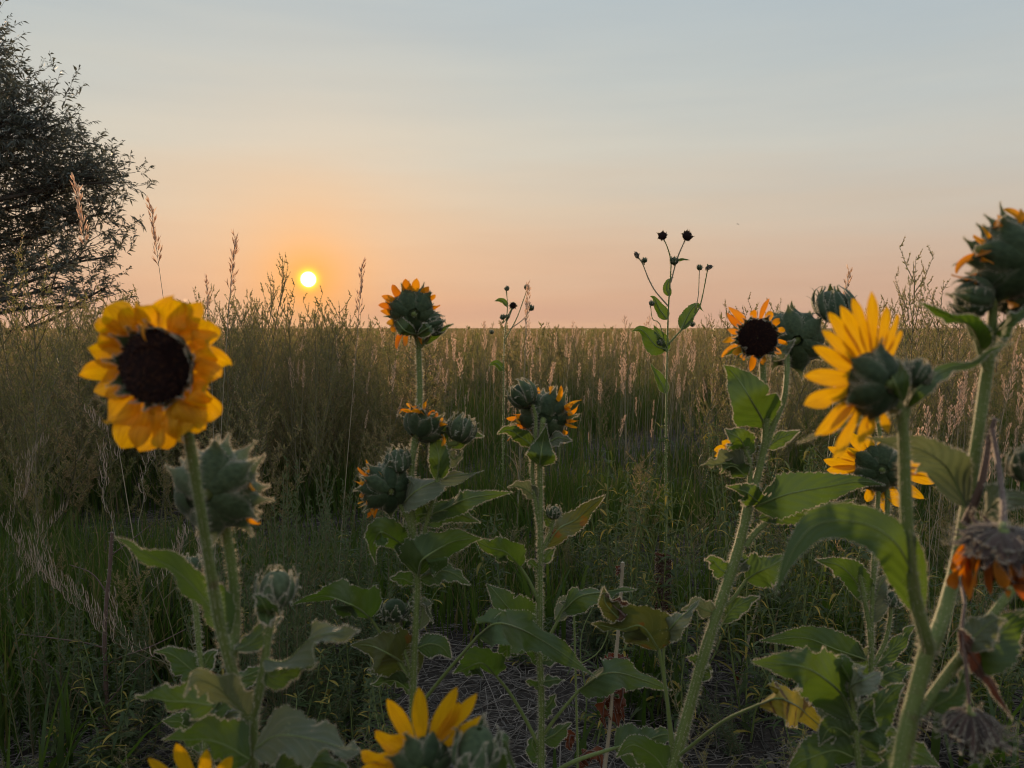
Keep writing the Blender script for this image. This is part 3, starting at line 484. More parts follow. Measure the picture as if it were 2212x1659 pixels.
G_.leaf('1164,1300 1140,1250 1123,1224 1095,1195,1.04 1060,1182 1020,1162', 48, roll=40, wave=.2, pet=2).leaf('1166,1372 1128,1340 1090,1304,1.04 1050,1262', 92, roll=-14, fold=14, wave=.08)
G_.leaf('1172,1400 1190,1370 1215,1322 1255,1288,1.04 1310,1278 1376,1274', 44, roll=40, pet=2, wave=.14).leaf('1200,1340 1222,1305 1240,1312 1208,1302', 34, roll=30, kind='pale_leaf')
G_.leaf('1164,1440 1150,1405 1108,1396,1.03 1070,1432', 66, roll=30, wave=.14).leaf('1163,1608 1130,1545 1100,1495 1072,1460 1035,1432,1.02 978,1458', 58, roll=38, wave=.16, pet=3)
G_.leaf('1172,1590 1205,1545 1252,1490 1308,1456,1.02 1380,1464 1452,1492', 60, roll=40, wave=.15, pet=2).leaf('1172,1600 1200,1585 1235,1560', 40, roll=20).leaf('1166,1545 1188,1520 1200,1500', 30, roll=35)
G_.leaf('1180,1680 1240,1645,1.04 1328,1616 1390,1600 1460,1585', 96, roll=20, pet=2, wave=.1).leaf('1168,1430 1190,1425 1215,1420', 18, roll=50).leaf('1168,1475 1190,1470 1220,1468', 18, roll=50).leaf('1168,1495 1150,1478 1136,1470', 20, roll=50)
G_.leaf('1172,1650 1150,1610 1160,1580', 34, roll=20)
G_.leaf('1172,1215 1184,1196 1200,1182', 22, roll=30).leaf('1164,1235 1148,1218 1140,1220', 26, roll=40).done()
# -- plant with the thickest leaning stem
K = Plant('sunflower_plant', .95, (1400, 1850), 'sunflower on the thickest leaning stem with a dark-eyed withering bloom', SF)
K.branch('1405,1850 1440,1700 1470,1600 1510,1452 1545,1337 1579,1237 1604,1150 1616,1094', 19, 14, True, hair=1.5, k=11)
K.branch('1614,1100 1630,1050 1648,980 1654,925 1649,860 1648,800 1644,757', 11, 9); K.branch('1613,1105 1620,1050 1618,990 1606,968', 8, 7)
K.branch('1610,1180 1630,1152 1658,1128 1690,1100', 10, 6); K.branch('1652,970 1668,925 1692,868 1699,820 1701,755,.97', 8, 8)
K.head((1636, 729, .94), (-.22, -.10, -1), 37, 'flat', [(82, 54, 13, 10, -40, -30, 20), (128, 56, 18, 10, -20, 20, 20), (146, 50, 16, 0, 20, -20, 20), (165, 34, 14, 0, 40, 0, 60), (184, 50, 14, -10, -60, 20, 30), (200, 54, 12, -10, 40, 40, 20), (216, 34, 16, 10, 60, 0, 0), (236, 34, 14, 10, 90, 0, 0),
    (262, 42, 16, -10, -20, 0, 20), (284, 28, 16, 10, 50, 0, 20), (325, 26, 14, 0, 40, 0, 0), (350, 34, 13, 0, -50, -20, 20), (18, 26, 16, 0, 60, 0, 20), (42, 28, 16, 10, 50, 0, 0), (62, 30, 18, 10, 30, 20, 0), (100, 28, 18, 10, 40, 0, 20)], pm='withered_petal', hd=.5, fl=420,
    label='withering bloom with a dark brown eye and short ragged petals')
K.head((1712, 733, .985), (.15, .12, 1), 52, 'many', D=.8, hair=.7, label='closed dark green head seen from behind')
K.head((1588, 968, .99), (-.55, .2, .8), 20, 'back', fresh([(150, 40, 18), (172, 44, 20), (186, 42, 18), (204, 40, 18), (120, 30), (230, 34)], 18, 0, 5))
K.leaf('1650,782 1620,760 1592,758 1562,768', 22, roll=45, wave=.05).leaf('1668,778 1690,755 1718,734', 26, roll=25, kind='pale_leaf')
K.leaf('1652,926 1648,910 1618,855,.92 1588,815 1563,786', 104, roll=-6, fold=8, wave=.05, dz=-.02, serr=.035).leaf('1618,985 1612,972 1594,945,.93 1566,926', 64, roll=0, fold=12, wave=.06)
K.leaf('1606,1010 1580,1002 1552,1002 1514,1006', 40, roll=52, kind='pale_leaf', wave=.15).leaf('1612,1030 1590,1010 1570,1010 1556,1022', 36, roll=40)
K.leaf('1630,1095 1690,1072,.92 1770,1052 1850,1042 1912,1052', 82, roll=14, fold=20, wave=.08, dz=-.03).leaf('1640,1120 1740,1100 1800,1090 1850,1075', 40, roll=30, wave=.1).leaf('1642,1088 1615,1066,.93 1594,1055 1568,1050', 46, roll=16, wave=.1)
K.leaf('1656,966 1680,950 1700,940 1728,932', 34, roll=20, wave=.08).leaf('1560,1310 1585,1290 1612,1252 1655,1226,.93 1706,1206', 82, roll=6, fold=14, wave=.07, pet=2).leaf('1574,1240 1552,1226 1540,1210 1522,1208', 34, roll=25)
K.leaf('1535,1375 1562,1345 1582,1315 1612,1300 1642,1288', 36, roll=30, pet=1).leaf('1548,1325 1520,1316 1500,1308 1472,1318', 28, roll=45, kind='pale_leaf').leaf('1596,1235 1602,1215 1590,1245', 34, roll=20, kind='pale_leaf')
K.leaf('1455,1690 1442,1520 1424,1404 1384,1352,.93 1338,1358 1278,1352', 92, roll=34, fold=16, wave=.16, pet=2, kind='spotted_leaf').leaf('1350,1345 1325,1325 1308,1300 1304,1268', 44, roll=15, kind='spotted_leaf').leaf('1352,1332,.94 1338,1318 1318,1300 1302,1280', 40, roll=30, kind='withered_leaf', wave=.25)
K.leaf('1458,1640 1434,1450 1437,1372 1460,1345,.93 1510,1296', 40, roll=35, kind='pale_leaf', pet=2, wave=.15).leaf('1470,1630,.93 1560,1560,.86 1640,1522,.8 1690,1510,.76 1745,1545 1810,1600 1872,1662', 80, roll=24, fold=14, wave=.12, kind='yellow_leaf', pet=2)
K.leaf('1508,1470 1530,1440 1540,1452', 24, roll=40).leaf('1460,1720 1420,1640 1370,1610 1330,1640', 80, roll=20).leaf('1520,1430 1500,1425 1484,1420', 22, roll=40).leaf('1590,1215 1600,1200 1575,1230', 30, roll=20)
K.done()
# -- bud and yellow bloom on thin stems behind the big side-on bloom
I_ = Plant('sunflower_plant', .98, (1884, 1850), 'sunflower with small yellow bloom seen from behind and a bud touching the sky', SF)
I_.branch('1884,1850 1880,1600 1882,1440 1877,1350 1862,1270 1852,1220', 9, 7, True); I_.branch('1882,1450 1884,1300 1890,1218 1912,1145 1917,1070 1905,1020', 7, 7); I_.branch('1884,1440 1912,1387 1922,1340 1924,1305', 6, 6)
I_.branch('1886,1240 1896,1090 1901,1000 1900,930 1880,850 1845,760 1812,690', 7, 6)
I_.bud((1803, 660), (-.1, .9, .3), 38, spiky=1.1, open_=-10)
I_.head((1897, 1010), (.12, .15, 1), 44, 'back', fresh([(131, 62, 26), (150, 40, 22), (160, 76, 26), (176, 74, 30), (184, 66, 26), (-2, 78, 26), (8, 60, 22), (-13, 80, 22), (-35, 70, 30), (-62, 52, 32), (-80, 60, 22), (-105, 36, 22), (112, 40, 22), (90, 30, 20), (30, 30, 20)], 26, 0, 9), hair=1,
        label='small yellow bloom seen from behind')
I_.leaf('1868,1305 1848,1255 1810,1222,.96 1760,1205', 62, roll=14, wave=.1).leaf('1878,1345 1890,1300 1902,1262 1930,1236', 46, roll=30, kind='pale_leaf', wave=.1).leaf('1870,1425 1806,1402,.95 1735,1380 1640,1380', 70, roll=14, wave=.1)
I_.leaf('1866,1430 1840,1405 1800,1396', 40, roll=40, kind='pale_leaf').leaf('1880,1460 1830,1440 1770,1428', 60, roll=30).leaf('1890,1440 1940,1390 1965,1358 1985,1350', 30, roll=35).leaf('1885,1180 1870,1120 1840,1090 1830,1095', 50, roll=15)
I_.leaf('1924,1310 1940,1285 1945,1262', 34, roll=10, kind='sunflower_leaf').leaf('1920,1300 1905,1280 1910,1255', 30, roll=10).leaf('1890,1470 1930,1450 1975,1440', 50, roll=30)
I_.bud((1924, 1292), (.1, 1, .1), 16, open_=20).done()
# -- the big plant of the right foreground
Q = Plant('sunflower_plant', .52, (1925, 2050), 'big forked sunflower of the near right with a side-on yellow bloom and a shaggy top', SF)
Q.branch('1920,2050,.53 1930,1800,.53 1948,1640,.53 1975,1510,.53 2004,1400,.53', 25, 24, True, hair=1.4, k=12)
Q.branch('2006,1410,.53 1998,1370,.52 1982,1316,.515 1966,1230,.505 1960,1150,.50 1955,1040,.495 1952,950,.49 1945,880,.486 1922,850,.484', 20, 14, k=11)
Q.branch('2006,1410,.53 2034,1340,.545 2058,1250,.56 2080,1140,.565 2098,1030,.565 2113,930,.56 2126,840,.56 2136,775,.555', 20, 15, k=11)
Q.branch('2134,790,.555 2143,700,.55 2147,620,.545 2152,560,.54', 13, 12); Q.branch('1985,1545,.53 2030,1480,.535 2088,1403,.54 2140,1334,.545 2205,1250,.55 2260,1170,.55', 15, 12)
Q.branch('2130,800,.555 2112,740,.55 2105,690,.55', 8, 8); Q.branch('2140,770,.555 2170,730,.56 2188,680,.56', 11, 9); Q.branch('1950,930,.488 1962,870,.486 1972,830,.485', 10, 9)
Q.branch('2205,1250,.55 2250,1130,.55 2240,1060,.55 2228,1035,.55', 8, 7)
Q.head((1884, 826, .478), (-.42, .12, 1), 62, 'back', [(94, 138, 36, 4, -6, 0, 0), (105, 128, 36, 10, 0, 0, 0), (80, 104, 32, 4, -6, 0, 0), (66, 100, 32, 4, -6, 0, 0), (54, 76, 28, 4, -4, 0, 0), (119, 132, 37, 6, -4, 4, 0), (130, 138, 36, 4, -4, 0, 0), (142, 134, 32, 0, -6, 4, 0), (154, 128, 36, 4, -6, 0, 0),
    (173, 132, 41, 2, -4, 0, 0), (191, 134, 43, 2, -6, 0, 0), (213, 130, 37, 2, -6, 0, 0), (222, 104, 34, 8, 0, 0, 0), (235, 136, 34, 0, -8, 0, 0), (255, 88, 25, 0, -10, 0, 10), (267, 58, 30, 0, 0, 0, 0), (292, 62, 27, 0, -20, 0, 20), (320, 40, 23, 0, 0, 0, 0), (20, 44, 23, 0, 0, 0, 0)], D=.75, hair=1.2, hd=.25,
    label='wide yellow bloom seen side-on from behind')
Q.leaf('1952,868,.47 1930,820,.462 1900,765 1866,722', 54, roll=18, fold=14, wave=.05, dz=-.005).leaf('1942,885,.47 1880,902 1805,920 1722,958', 24, roll=45, fold=10, wave=.1, kind='pale_leaf', dz=-.02)
Q.bud((1978, 808, .485), (.45, .7, .3), 27, open_=-10); Q.leaf('1958,880,.486 1985,838,.48 2040,800 2100,784 2140,758 2190,741', 36, roll=46, fold=8, wave=.1, dz=-.03)
Q.head((2196, 560, .545), (.10, .26, 1), 74, 'many', wilt([152, 172, 196, 206, 128, 100, 84, 250, 270, 300], 66, 22, -20, 12), pm='withered_petal', D=.85, hair=1.0, label='shaggy many-bracted head at the top of the plant')
Q.bud((2098, 642, .548), (-.8, .25, .2), 38, hair=1.2); Q.bud((2192, 632, .555), (.35, .8, .2), 42, hair=1.2)
Q.bud((2222, 1000, .55), (-.2, .8, -.1), 36, hair=1.8)
Q.leaf('2122,760,.552 2100,708,.54 2045,678 1982,655', 44, roll=50, fold=10, wave=.08, dz=-.02).leaf('2150,720,.55 2190,690 2240,650', 40, roll=40)
Q.leaf('2086,1095,.562 2046,1010,.565 1990,974 1930,957 1862,938', 86, roll=34, fold=10, wave=.07, kind='pale_leaf', dz=.02, label='grey underside of a hanging leaf')
Q.leaf('1992,1335,.515 1970,1240,.505 1925,1165,.50 1850,1128 1765,1130 1715,1186 1672,1296', 92, roll=-22, fold=16, wave=.08, dz=-.03, serr=.04).leaf('2090,1420,.54 2130,1400 2180,1350,.54 2260,1320', 92, roll=20, wave=.1).leaf('2088,1405 2110,1370 2140,1345 2175,1340', 60, roll=30, kind='pale_leaf')
Q.leaf('2120,1120,.57 2160,1080 2200,1075 2250,1100', 76, roll=30, kind='pale_leaf', wave=.1).leaf('2010,1530,.53 2060,1500 2085,1440 2092,1430', 40, roll=40)
Q.branch('2084,1130,.56 2115,1062,.552 2130,990,.55 2141,915,.548 2149,905,.546', 12, 7, m=2, hair=.4); Q.branch('2143,925,.545 2152,975,.54 2162,1040,.52 2168,1100,.49 2166,1140,.475', 7, 9, m=2, hair=.4)
Q.branch('2072,1255,.555 2084,1300,.53 2076,1368,.51 2086,1430,.505 2092,1500,.50 2094,1535,.50', 4, 5, m=2, hair=.2)
Q.head((2172, 1172, .47), (.03, -1, -.22), 68, 'dry', [(a, L, W, 62+e, b, sd, tw) for a, L, W, e, b, sd, tw in [(196, 120, 44, 6, -10, 10, 40), (210, 140, 36, 16, 10, -10, 70), (184, 104, 40, 20, -10, 0, 50), (222, 118, 40, 10, -10, 0, 40), (240, 74, 36, 16, 30, 0, 20), (258, 90, 40, 22, 24, 0, 20), (282, 84, 44, 22, 24, 0, 30), (172, 90, 36, 20, -10, 0, 50),
    (305, 80, 44, 24, 20, 0, 30), (150, 96, 36, 20, 0, 0, 50), (128, 92, 40, 16, 16, 0, 40), (104, 96, 42, 20, 14, 6, 20), (78, 88, 40, 22, 14, -6, 20), (50, 90, 44, 20, 14, 0, 20), (163, 118, 30, 8, -10, 14, 80), (335, 90, 40, 20, 0, 0, 40), (200, 92, 30, 4, -20, 0, 90)]], pm='rust_petal', bm='dry_bract', D=.35, hd=1.15, hair=.35, label='dead hanging bloom with rust-orange petals')
Q.head((2102, 1572, .50), (-.02, -1, -.15), 46, [(16, 20, 70, .4, .9, .22, 120), (18, 45, 85, .35, 1., .2, 90), (18, 70, 95, .3, .9, .2, 40), (16, 80, 120, .3, .8, .18, -40)], bm='dry_bract', D=.6, hd=.7, hair=.7, label='shrivelled grey-brown seed head hanging down')
Q.leaf('2070,1362,.505 2105,1425 2150,1490 2188,1555', 30, roll=45, kind='withered_leaf', wave=.1, label='dead dark brown leaf')
Q.done()
# -- leafy plant at the bottom right
W_ = Plant('sunflower_plant', .72, (1862, 1900), 'leafy flowerless sunflower with a broad drooping leaf at the foot of the forked stem', SF)
W_.branch('1862,1900 1858,1700 1850,1600 1842,1520 1838,1480', 12, 9, True)
W_.leaf('1846,1560 1812,1492 1745,1448,.69 1680,1430 1622,1424', 128, roll=-10, fold=16, wave=.12, dz=-.03).leaf('1840,1540 1836,1490 1866,1468,.68 1905,1454', 52, roll=44, kind='pale_leaf', wave=.15).leaf('1850,1590 1880,1550 1915,1508 1955,1478', 84, roll=6, wave=.1)
W_.leaf('1848,1570 1862,1540 1885,1510', 70, roll=12).leaf('1850,1600 1890,1570 1940,1590', 84, roll=30).leaf('1838,1520 1800,1470 1760,1440 1735,1432', 60, roll=34, dz=.06).leaf('1842,1480 1820,1440 1790,1420', 56, roll=20)
W_.leaf('1852,1640 1800,1622 1740,1640 1700,1670', 80, roll=20, wave=.12).leaf('1856,1680 1930,1620 1990,1628 2030,1660', 90, roll=20).leaf('1846,1560 1790,1530 1745,1500 1720,1488', 64, roll=30, dz=.05, kind='pale_leaf').leaf('1856,1650 1880,1610 1925,1600', 60, roll=10)
W_.leaf('1846,1600 1800,1570 1770,1610', 60, roll=20)
W_.done()
# ================================================================== ground
def ground():
    r = np.concatenate([np.linspace(.0, 9, 150), np.geomspace(9.2, 1600, 56)]); th = np.linspace(0, 2*pi, 257)[:-1]
    X = r[:, None]*np.sin(th); Y = r[:, None]*np.cos(th)
    z = (.016*np.sin(X*5.1+1.3*np.sin(Y*3))+.010*np.sin(Y*7.3+2*np.sin(X*2.2))+.009*np.sin(X*17+Y*13+2*np.sin(X*9))+.006*np.sin(X*31-Y*27))*np.clip(1-r/12, 0, 1)[:, None]
    mb = MB(); mb.grid(np.stack([X, Y, z], -1), 0, None, close=True); o = mb.build('ground', ['soil']); o['kind'] = 'structure'
    for p in range(1): o.data.polygons.foreach_set('use_smooth', np.ones(len(o.data.polygons), bool))
ground()
# ================================================================== grass and litter (nobody could count them)
def blades(mb, x, y, h, w, lean, rnd, m=0, z=None, curl=1.0):
    n = len(x); az = RNG.random(n)*2*pi; la = RNG.random(n)*2*pi; t = np.array([0, .35, .7, 1.]); wt = np.array([.8, 1, .65, .06])
    b = np.stack([x, y, np.zeros(n) if z is None else z], 1); ld = np.stack([np.cos(la), np.sin(la), np.zeros(n)], 1); sd = np.stack([np.cos(az), np.sin(az), np.zeros(n)], 1)
    c = b[:, None]+np.array([0, 0, 1.])*(h[:, None]*(t-.28*lean[:, None]*curl*t**2))[..., None]+ld[:, None]*(h*lean)[:, None, None]*(t**1.8)[None, :, None]
    e = sd[:, None]*(w[:, None]*wt/2)[..., None]; v = np.stack([c-e, c+e], 2).reshape(n, 8, 3)
    f = np.array([[0, 1, 3, 2], [2, 3, 5, 4], [4, 5, 7, 6]])[None]+np.arange(n)[:, None, None]*8
    a = np.zeros((n, 8, 3)); a[..., 0] = rnd[:, None]; a[..., 1] = np.repeat(t, 2)[None]; mb.add(v.reshape(-1, 3), f.reshape(-1, 4), m, a.reshape(-1, 3))
def noise2(x, y, s, ph):
    return .5+.25*(np.sin(x*s+ph+1.7*np.sin(y*s*.7+ph))+np.sin(y*s*1.13-ph*2+1.3*np.sin(x*s*.9)))
def zone(n, y0, y1, spread=.72, pw=1.0):
    y = y0+(y1-y0)*RNG.random(n)**pw; x = y*spread*(RNG.random(n)*2-1); return x, y
def cover(x, y):                         # 1 where grass grows, 0 on the bare soil patches
    k = np.clip((y-2.25-.15*np.sin(x*2.3)+.75*np.clip(x-.3, 0, .8)+.9*np.clip(-x-.45, 0, .8))/.4, 0, 1)
    bare = np.exp(-(((x-1.15)/1.15)**2+((y-6.0)/.75)**2)*1.2)+.9*np.exp(-(((x+1.7)/.7)**2+((y-3.6)/.5)**2))
    return k*(1-np.clip(bare*1.4, 0, 1))
def grass():
    mb = MB()
    x, y = zone(52000, 1.4, 4.2, .8); k = cover(x, y)*(.15+.6*(noise2(x, y, 3.3, .4) > .46)); s = RNG.random(len(x)) < k; x, y = x[s], y[s]
    left = np.clip((-x-.1)/.8, 0, 1); h = (.13+.14*RNG.random(len(x))+.13*left)*(.6+.7*noise2(x, y, 2.1, 1.)); rnd = np.clip(RNG.beta(1.5, 2.6, len(x)), 0, 1)
    blades(mb, x, y, h, RNG.uniform(.003, .0085, len(x)), np.abs(RNG.normal(.15, .28, len(x))), rnd)
    x, y = zone(52000, 4, 9, .8); s = RNG.random(len(x)) < cover(x, y)*(.3+.7*(noise2(x, y, 1.7, 2.) > .4)); x, y = x[s], y[s]
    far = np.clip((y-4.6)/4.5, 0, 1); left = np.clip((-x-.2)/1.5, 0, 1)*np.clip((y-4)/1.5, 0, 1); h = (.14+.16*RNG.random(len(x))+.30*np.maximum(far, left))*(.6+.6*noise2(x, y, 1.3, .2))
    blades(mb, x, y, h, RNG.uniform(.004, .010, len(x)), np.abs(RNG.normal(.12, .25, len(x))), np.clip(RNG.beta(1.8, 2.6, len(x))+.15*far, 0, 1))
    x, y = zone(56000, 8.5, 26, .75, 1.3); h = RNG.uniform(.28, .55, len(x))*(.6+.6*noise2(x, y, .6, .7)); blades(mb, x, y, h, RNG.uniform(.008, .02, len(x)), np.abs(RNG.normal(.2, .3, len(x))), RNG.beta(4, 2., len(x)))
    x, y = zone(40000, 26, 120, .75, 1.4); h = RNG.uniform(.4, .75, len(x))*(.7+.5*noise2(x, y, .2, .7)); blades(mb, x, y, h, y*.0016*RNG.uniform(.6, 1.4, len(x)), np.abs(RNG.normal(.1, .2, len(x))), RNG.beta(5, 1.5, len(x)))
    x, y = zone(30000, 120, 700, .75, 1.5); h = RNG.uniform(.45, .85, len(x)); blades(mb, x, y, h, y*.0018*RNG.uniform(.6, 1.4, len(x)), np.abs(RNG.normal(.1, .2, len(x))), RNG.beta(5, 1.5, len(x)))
    # broad blades close to the camera at the lower edge and between the plants
    for (cx, cy, d, nn, hh) in ((20, 1720, 1.25, 9, .42), (70, 1700, 1.4, 8, .34), (150, 1650, 1.6, 8, .3), (1235, 1560, 1.7, 8, .14), (1400, 1400, 2.0, 26, .22), (1390, 1480, 1.9, 16, .2), (470, 1650, 1.6, 10, .3), (1180, 1290, 2.4, 20, .3), (700, 1420, 2.0, 12, .2), (2130, 1450, 1.6, 18, .3), (1760, 1290, 2.3, 24, .3)):
        p = P(cx, cy, d); x = p[0]+RNG.normal(0, .05, nn); y = p[1]+RNG.normal(0, .05, nn); blades(mb, x, y, hh*RNG.uniform(.6, 1.15, nn), RNG.uniform(.008, .02, nn), np.abs(RNG.normal(.3, .3, nn)), RNG.uniform(0, .35, nn))
    tag(mb.build('meadow_grass', ['grass']), 'mixed green and dry grass covering the prairie', 'grass', kind='stuff')
grass()
def litter():
    mb = MB(); n = 36000; x, y = zone(n, .9, 7.2, .8, 1.8); s = np.ones(n, bool)
    az = RNG.random(n)*2*pi; L = RNG.gamma(2., .035, n)+.02; w = RNG.uniform(.0012, .0035, n); z = RNG.uniform(.008, .035, n); pit = RNG.normal(0, .12, n)
    d = np.stack([np.cos(az), np.sin(az), pit], 1); sd = np.stack([-np.sin(az), np.cos(az), np.zeros(n)], 1); b = np.stack([x, y, z], 1); kink = RNG.normal(0, .12, n)
    t = np.array([-.5, 0, .5]); c = b[:, None]+d[:, None]*(L[:, None]*t)[..., None]+sd[:, None]*(kink*L)[:, None, None]*np.array([0, 1, 0])[None, :, None]
    up = np.array([0, 0, 1.]); e = sd*w[:, None]/2; e2 = up*w[:, None]/2
    ring = np.stack([c+e[:, None], c+e2[:, None], c-e[:, None], c-e2[:, None]], 2).reshape(n, 12, 3)
    f = np.array([[j*4+i, j*4+(i+1) % 4, j*4+4+(i+1) % 4, j*4+4+i] for j in range(2) for i in range(4)])[None]+np.arange(n)[:, None, None]*12
    a = np.zeros((n, 12, 3)); a[..., 0] = RNG.beta(1.5, 3, n)[:, None]; mb.add(ring.reshape(-1, 3), f.reshape(-1, 4), 0, a.reshape(-1, 3))
    # curled dead leaf scraps
    n = 700; x, y = zone(n, 1.2, 5, .7, 1.5); blades(mb, x, y, RNG.uniform(.02, .05, n), RNG.uniform(.01, .025, n), RNG.uniform(.8, 1.6, n), RNG.random(n)*.5, 0, np.full(n, .01), 2.)
    tag(mb.build('straw_litter', ['straw']), 'dry straw and dead bits lying on bare soil', 'litter', kind='stuff')
litter()
# ================================================================== weeds
class Rep:
    """leaflets as folded diamonds: base, direction, length, width"""
    def __init__(s): s.b = []; s.d = []; s.L = []; s.w = []; s.r = []
    def add(s, b, d, L, w, r): s.b.append(b); s.d.append(d); s.L.append(L); s.w.append(w); s.r.append(r)
    def into(s, mb, m, curl=.25):
        b = np.array(s.b); d = nrm(np.array(s.d)); L = np.array(s.L)[:, None]; w = np.array(s.w)[:, None]; n = len(b)
        sd = nrm(np.cross(d, RNG.normal(0, 1, (n, 3)))); u = np.cross(sd, d); c = RNG.normal(curl, .2, (n, 1))
        mid = b+d*L*.45+u*L*c*.15; tip = b+d*L-u*L*c*.35
        v = np.stack([b, mid+sd*w/2, tip, mid-sd*w/2], 1).reshape(-1, 3); a = np.zeros((n, 4, 3)); a[..., 0] = np.array(s.r)[:, None]; a[..., 1] = np.array([0, .5, 1, .5])
        mb.add(v, np.arange(4*n).reshape(-1, 4), m, a.reshape(-1, 3))
def weed_mesh(seed, nb, nl, leafL=.016, leafW=.0034, spread=.32, up=1.0, k=5, rise=.75, plume=False):
    """bushy annual weed one metre tall: main stem, rising side branches, tiny leaves below and seed clusters above"""
    r = random.Random(seed); mb = MB(); lf = Rep()
    def twig(p0, d0, L, r0, depth, seedy):
        n = max(4, int(L/.03)); p = [np.array(p0)]; d = nrm(d0)
        for i in range(n): d = nrm(d+np.array([r.gauss(0, .10), r.gauss(0, .10), .10*up])); p.append(p[-1]+d*L/n)
        tube(mb, p, np.linspace(r0, r0*.35, n+1), 3 if depth else k, 0, (r.random(), 0, 0), False)
        for i in range(1, n+1):
            t = i/n; T = p[i]-p[i-1]; T = T/np.linalg.norm(T)
            if depth == 0: continue
            for j in range(nl):
                a = r.random()*2*pi; o = nrm(np.array([cos(a), sin(a), r.uniform(-.2, .5)])); dd = nrm(T*r.uniform(.4, 1.4)+o); q = p[i-1]+(p[i]-p[i-1])*r.random()
                if seedy and t > .25: lf.add(q, dd, leafL*r.uniform(.28, .6), leafW*r.uniform(.8, 1.3), r.random())
                else: lf.add(q, dd, leafL*r.uniform(.6, 1.5)*(1.2-.5*t), leafW*r.uniform(.7, 1.3), r.random()*.8)
        lf.add(p[-1], d, leafL*.6, leafW*.8, .7)
        return p
    main = twig((0, 0, 0), (r.gauss(0, .05), r.gauss(0, .05), 1), 1.0, .0045, 0, False); nm = len(main)-1
    tw = Rep()
    for b in range(nb):
        t = .12+.86*(b+.5)/nb; i = min(nm-1, int(t*nm)); a = b*2.4+r.gauss(0, .4); L = (spread*(1-t)**.8+.11)*r.uniform(.7, 1.2)
        q = twig(main[i], (cos(a), sin(a), rise), L, .0022, 1, t > .45 and not plume)
        for j in range(2, len(q), 2):
            a2 = r.random()*2*pi; twig(q[j], (cos(a2), sin(a2), .9), L*.3*(1-j/len(q))+.03, .0012, 2, t > .3)
    top = main[int(nm*.72):]
    for i in range(len(top)-1):
        for j in range(nl*2):
            a = r.random()*2*pi; lf.add(top[i], np.array([cos(a), sin(a), 1.2]), leafL*r.uniform(.3, .7), leafW, r.random())
    lf.into(mb, 1); return mb
def merge(dst, src, xyz, sc, rot, rshift):
    """copies of one built weed into a single mass"""
    v0 = np.concatenate(src.v); a0 = np.concatenate(src.a); Q = np.concatenate(src.q); qm = np.concatenate(src.qm)
    for p, s, th, rs in zip(xyz, sc, rot, rshift):
        c, sn = cos(th), sin(th); v = v0*s; v = np.stack([v[:, 0]*c-v[:, 1]*sn, v[:, 0]*sn+v[:, 1]*c, v[:, 2]], 1)+p; a = a0.copy(); a[:, 0] = np.clip(a[:, 0]*.7+rs, 0, 1); n0 = dst.n
        dst.v.append(v); dst.a.append(a); dst.n += len(v); dst.q.append(Q+n0); dst.qm.append(qm)
    return dst
W0 = [weed_mesh(s, 18, 6, .028, .0062) for s in (11, 12, 13)]; W1 = [weed_mesh(s, 13, 5, .028, .007, k=3) for s in (21, 22, 23)]; W2 = [weed_mesh(s, 7, 3, .05, .016, k=3) for s in (31, 32)]
def place_weeds():
    mb = MB()
    def scatter(src, n, y0, y1, hf, sp=.78, pw=1.2, cond=None):
        x, y = zone(n, y0, y1, sp, pw)
        if cond is not None: s = cond(x, y); x, y = x[s], y[s]
        for i in range(len(src)):
            k = slice(i, None, len(src)); xx, yy = x[k], y[k]; h = hf(xx, yy)*(.62+.5*noise2(xx, yy, 1.9, .3))
            merge(mb, src[i], np.stack([xx, yy, 0*xx], 1), h, RNG.random(len(xx))*2*pi, RNG.uniform(-.02, .5, len(xx)))
    nb = lambda x, y: RNG.random(len(x)) < cover(x, y)
    scatter(W0, 150, 2.9, 6.0, lambda x, y: RNG.uniform(.5, .98, len(x)), cond=lambda x, y: (x < -.12*y) & (x < -.42*(y-2.2)-.1+.25*(y-3)) & nb(x, y))
    scatter(W0, 90, 1.9, 3.8, lambda x, y: RNG.uniform(.22, .46, len(x)), cond=nb)
    scatter(W0, 24, 3.2, 5.4, lambda x, y: RNG.uniform(.4, .75, len(x)), cond=lambda x, y: (x > .30*y) & nb(x, y))
    scatter(W1, 330, 4.2, 9, lambda x, y: RNG.uniform(.6, 1.02, len(x)), cond=lambda x, y: (x < -.06*y-.1) & nb(x, y))
    scatter(W1, 340, 4.4, 12, lambda x, y: RNG.uniform(.5, .9, len(x))*np.clip((y-3.2)/4.5, .25, 1), cond=lambda x, y: (x > -.1*y) & nb(x, y) & (noise2(x, y, 1.1, 4.) > .33))
    scatter(W2, 1500, 9, 40, lambda x, y: RNG.uniform(.55, .95, len(x)), pw=1.3)
    tag(mb.build('meadow_weeds', ['weed_stem', 'weed_leaf']), 'dense bushy green weeds merging into one mass', 'weeds', kind='stuff')
place_weeds()
def proto(mb, name, mats):
    o = mb.build(name, mats); COL.objects.unlink(o); return o
USED = set(); TOPS = {}
